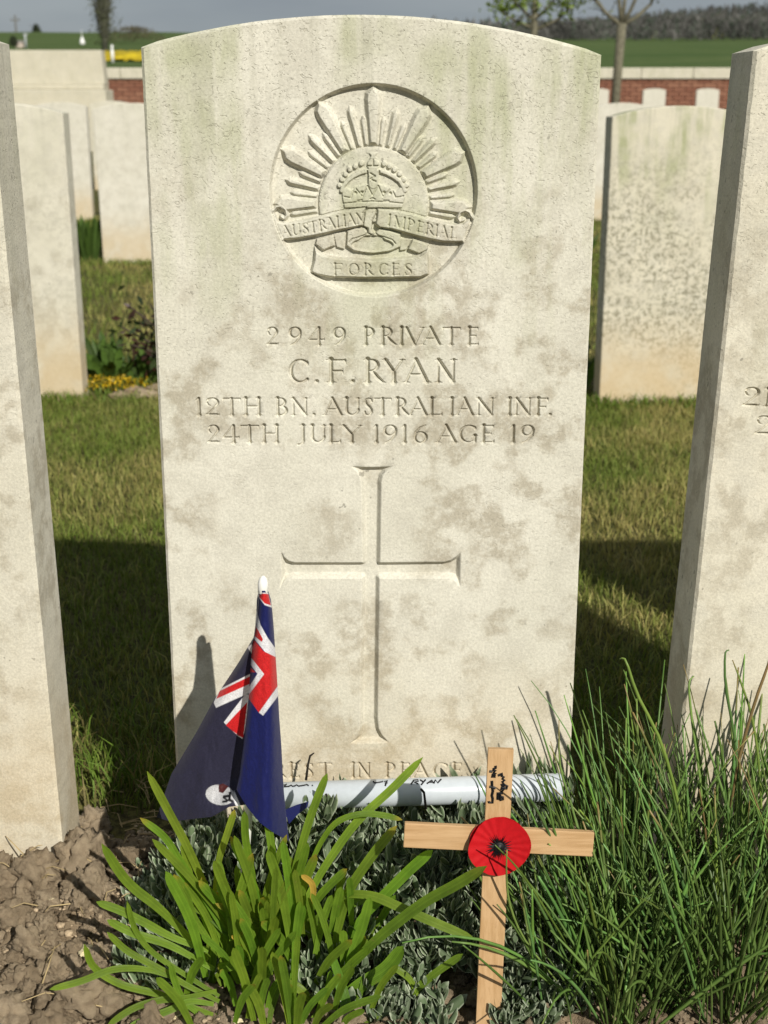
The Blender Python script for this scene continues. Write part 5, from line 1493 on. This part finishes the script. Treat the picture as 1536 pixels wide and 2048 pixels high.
def tuft(label, cx, cy, n_part, n_mass, Lmin, Lmax, az0, az_s, tmax, rad=.038):
    t = empty('tubular_leaved_tuft', (cx, cy, 0), label, 'plant', 'fine-leaved tufts on the right')
    mass = MB()
    for k in range(n_part + n_mass):
        a = random.uniform(0, 6.3); rr = rad * math.sqrt(random.random())
        b = (cx + math.cos(a) * rr, cy + math.sin(a) * rr, .0)
        az = a + random.gauss(0, .5) if random.random() < .72 else random.gauss(az0, az_s * .6)
        tilt = min(.9, max(.0, .06 + .85 * tmax * (rr / rad) * random.uniform(.5, 1.6) + random.gauss(0, .06))); L = random.uniform(Lmin, Lmax) * (1 if k < n_part else .8)
        curl = random.choice((.05, .2, .35, .6, 1.1)) * random.uniform(.3, 1.2)
        if random.random() < .04: curl = random.uniform(1.6, 2.6)
        P = blade_pts(b, az, tilt, L, curl)
        r = random.choice((.0007, .0009, .0011, .0013, .0017)) * random.uniform(.85, 1.15)
        if k < n_part:
            mb = MB(); mb.tube(P, rads(r, len(P)), 5, col=chive_cols(len(P))); mb.build('blade', CHIVE_T, t, smooth=True, tint=True)
        else:
            c = np.array((.140, .232, .055)) * random.uniform(.5, 1.3); mass.tube(P, rads(r, len(P)), 4, col=tuple(c))
    tag(mass.build('blades', CHIVE_T, t, smooth=True, tint=True), kind='stuff')
    return t
tuft('fine-leaved tuft nearest the wooden cross, leaning over its right arm', .156, -.178, 30, 40, .11, .19, 2.2, 1.2, .42, .030)
tuft('fine-leaved tuft in the middle of the right bed, behind the others', .238, -.085, 56, 80, .15, .25, 1.9, 1.5, .33, .045)
tuft('fine-leaved tuft against the shaded-side headstone at the right edge', .335, -.070, 52, 70, .17, .27, 1.6, 1.6, .30, .050)
tuft('fine-leaved tuft low at the bottom right corner', .300, -.175, 56, 90, .13, .24, 2.0, 2.0, .45, .050)
last = tuft('fine-leaved tuft low at the bottom between the cross and the right corner', .215, -.195, 50, 90, .10, .20, 2.3, 1.8, .5, .040)
last2 = tuft('fine-leaved tuft at the far right, cut by the photo edge', .400, -.130, 40, 65, .17, .26, 2.0, 1.8, .35, .045)
for L, Y0, Y1, r in (([(1160, 1850), (1120, 1720), (1090, 1650), (1062, 1600), (1040, 1560)], -.19, -.235, .0011), ([(1190, 1870), (1140, 1740), (1108, 1660), (1095, 1590), (1080, 1540)], -.19, -.23, .0011),
        ([(1180, 1960), (1110, 1850), (1060, 1770), (1025, 1725), (990, 1690)], -.2, -.243, .0010), ([(1120, 1970), (1050, 1880), (1020, 1810), (1013, 1750), (1014, 1700)], -.2, -.243, .0010),
        ([(1200, 1800), (1165, 1690), (1140, 1600), (1120, 1530), (1118, 1440)], -.17, -.16, .0011), ([(1390, 1780), (1355, 1600), (1320, 1480), (1275, 1390), (1252, 1322), (1240, 1318)], -.12, -.1, .0016),
        ([(1500, 1800), (1480, 1620), (1470, 1480), (1452, 1380), (1450, 1310), (1458, 1300)], -.1, -.09, .0013), ([(1420, 1780), (1400, 1560), (1385, 1450), (1378, 1370), (1388, 1352)], -.1, -.08, .0012),
        ([(1300, 1790), (1240, 1620), (1195, 1500), (1165, 1420)], -.14, -.12, .0012), ([(1260, 1800), (1200, 1640), (1160, 1500), (1128, 1390)], -.14, -.12, .0011),
        ([(1530, 1800), (1520, 1560), (1505, 1440), (1480, 1360), (1465, 1320)], -.09, -.08, .0012), ([(1440, 1790), (1470, 1560), (1505, 1420), (1536, 1330), (1545, 1290)], -.1, -.09, .0014)):
    n = len(L); P = [at(px, py, Y0 + (Y1 - Y0) * i / (n - 1)) for i, (px, py) in enumerate(L)]
    P = crom(P, 12); mb = MB(); mb.tube(P, rads(r, len(P)), 6, col=chive_cols(len(P))); mb.build('blade', CHIVE_T, last, smooth=True, tint=True)
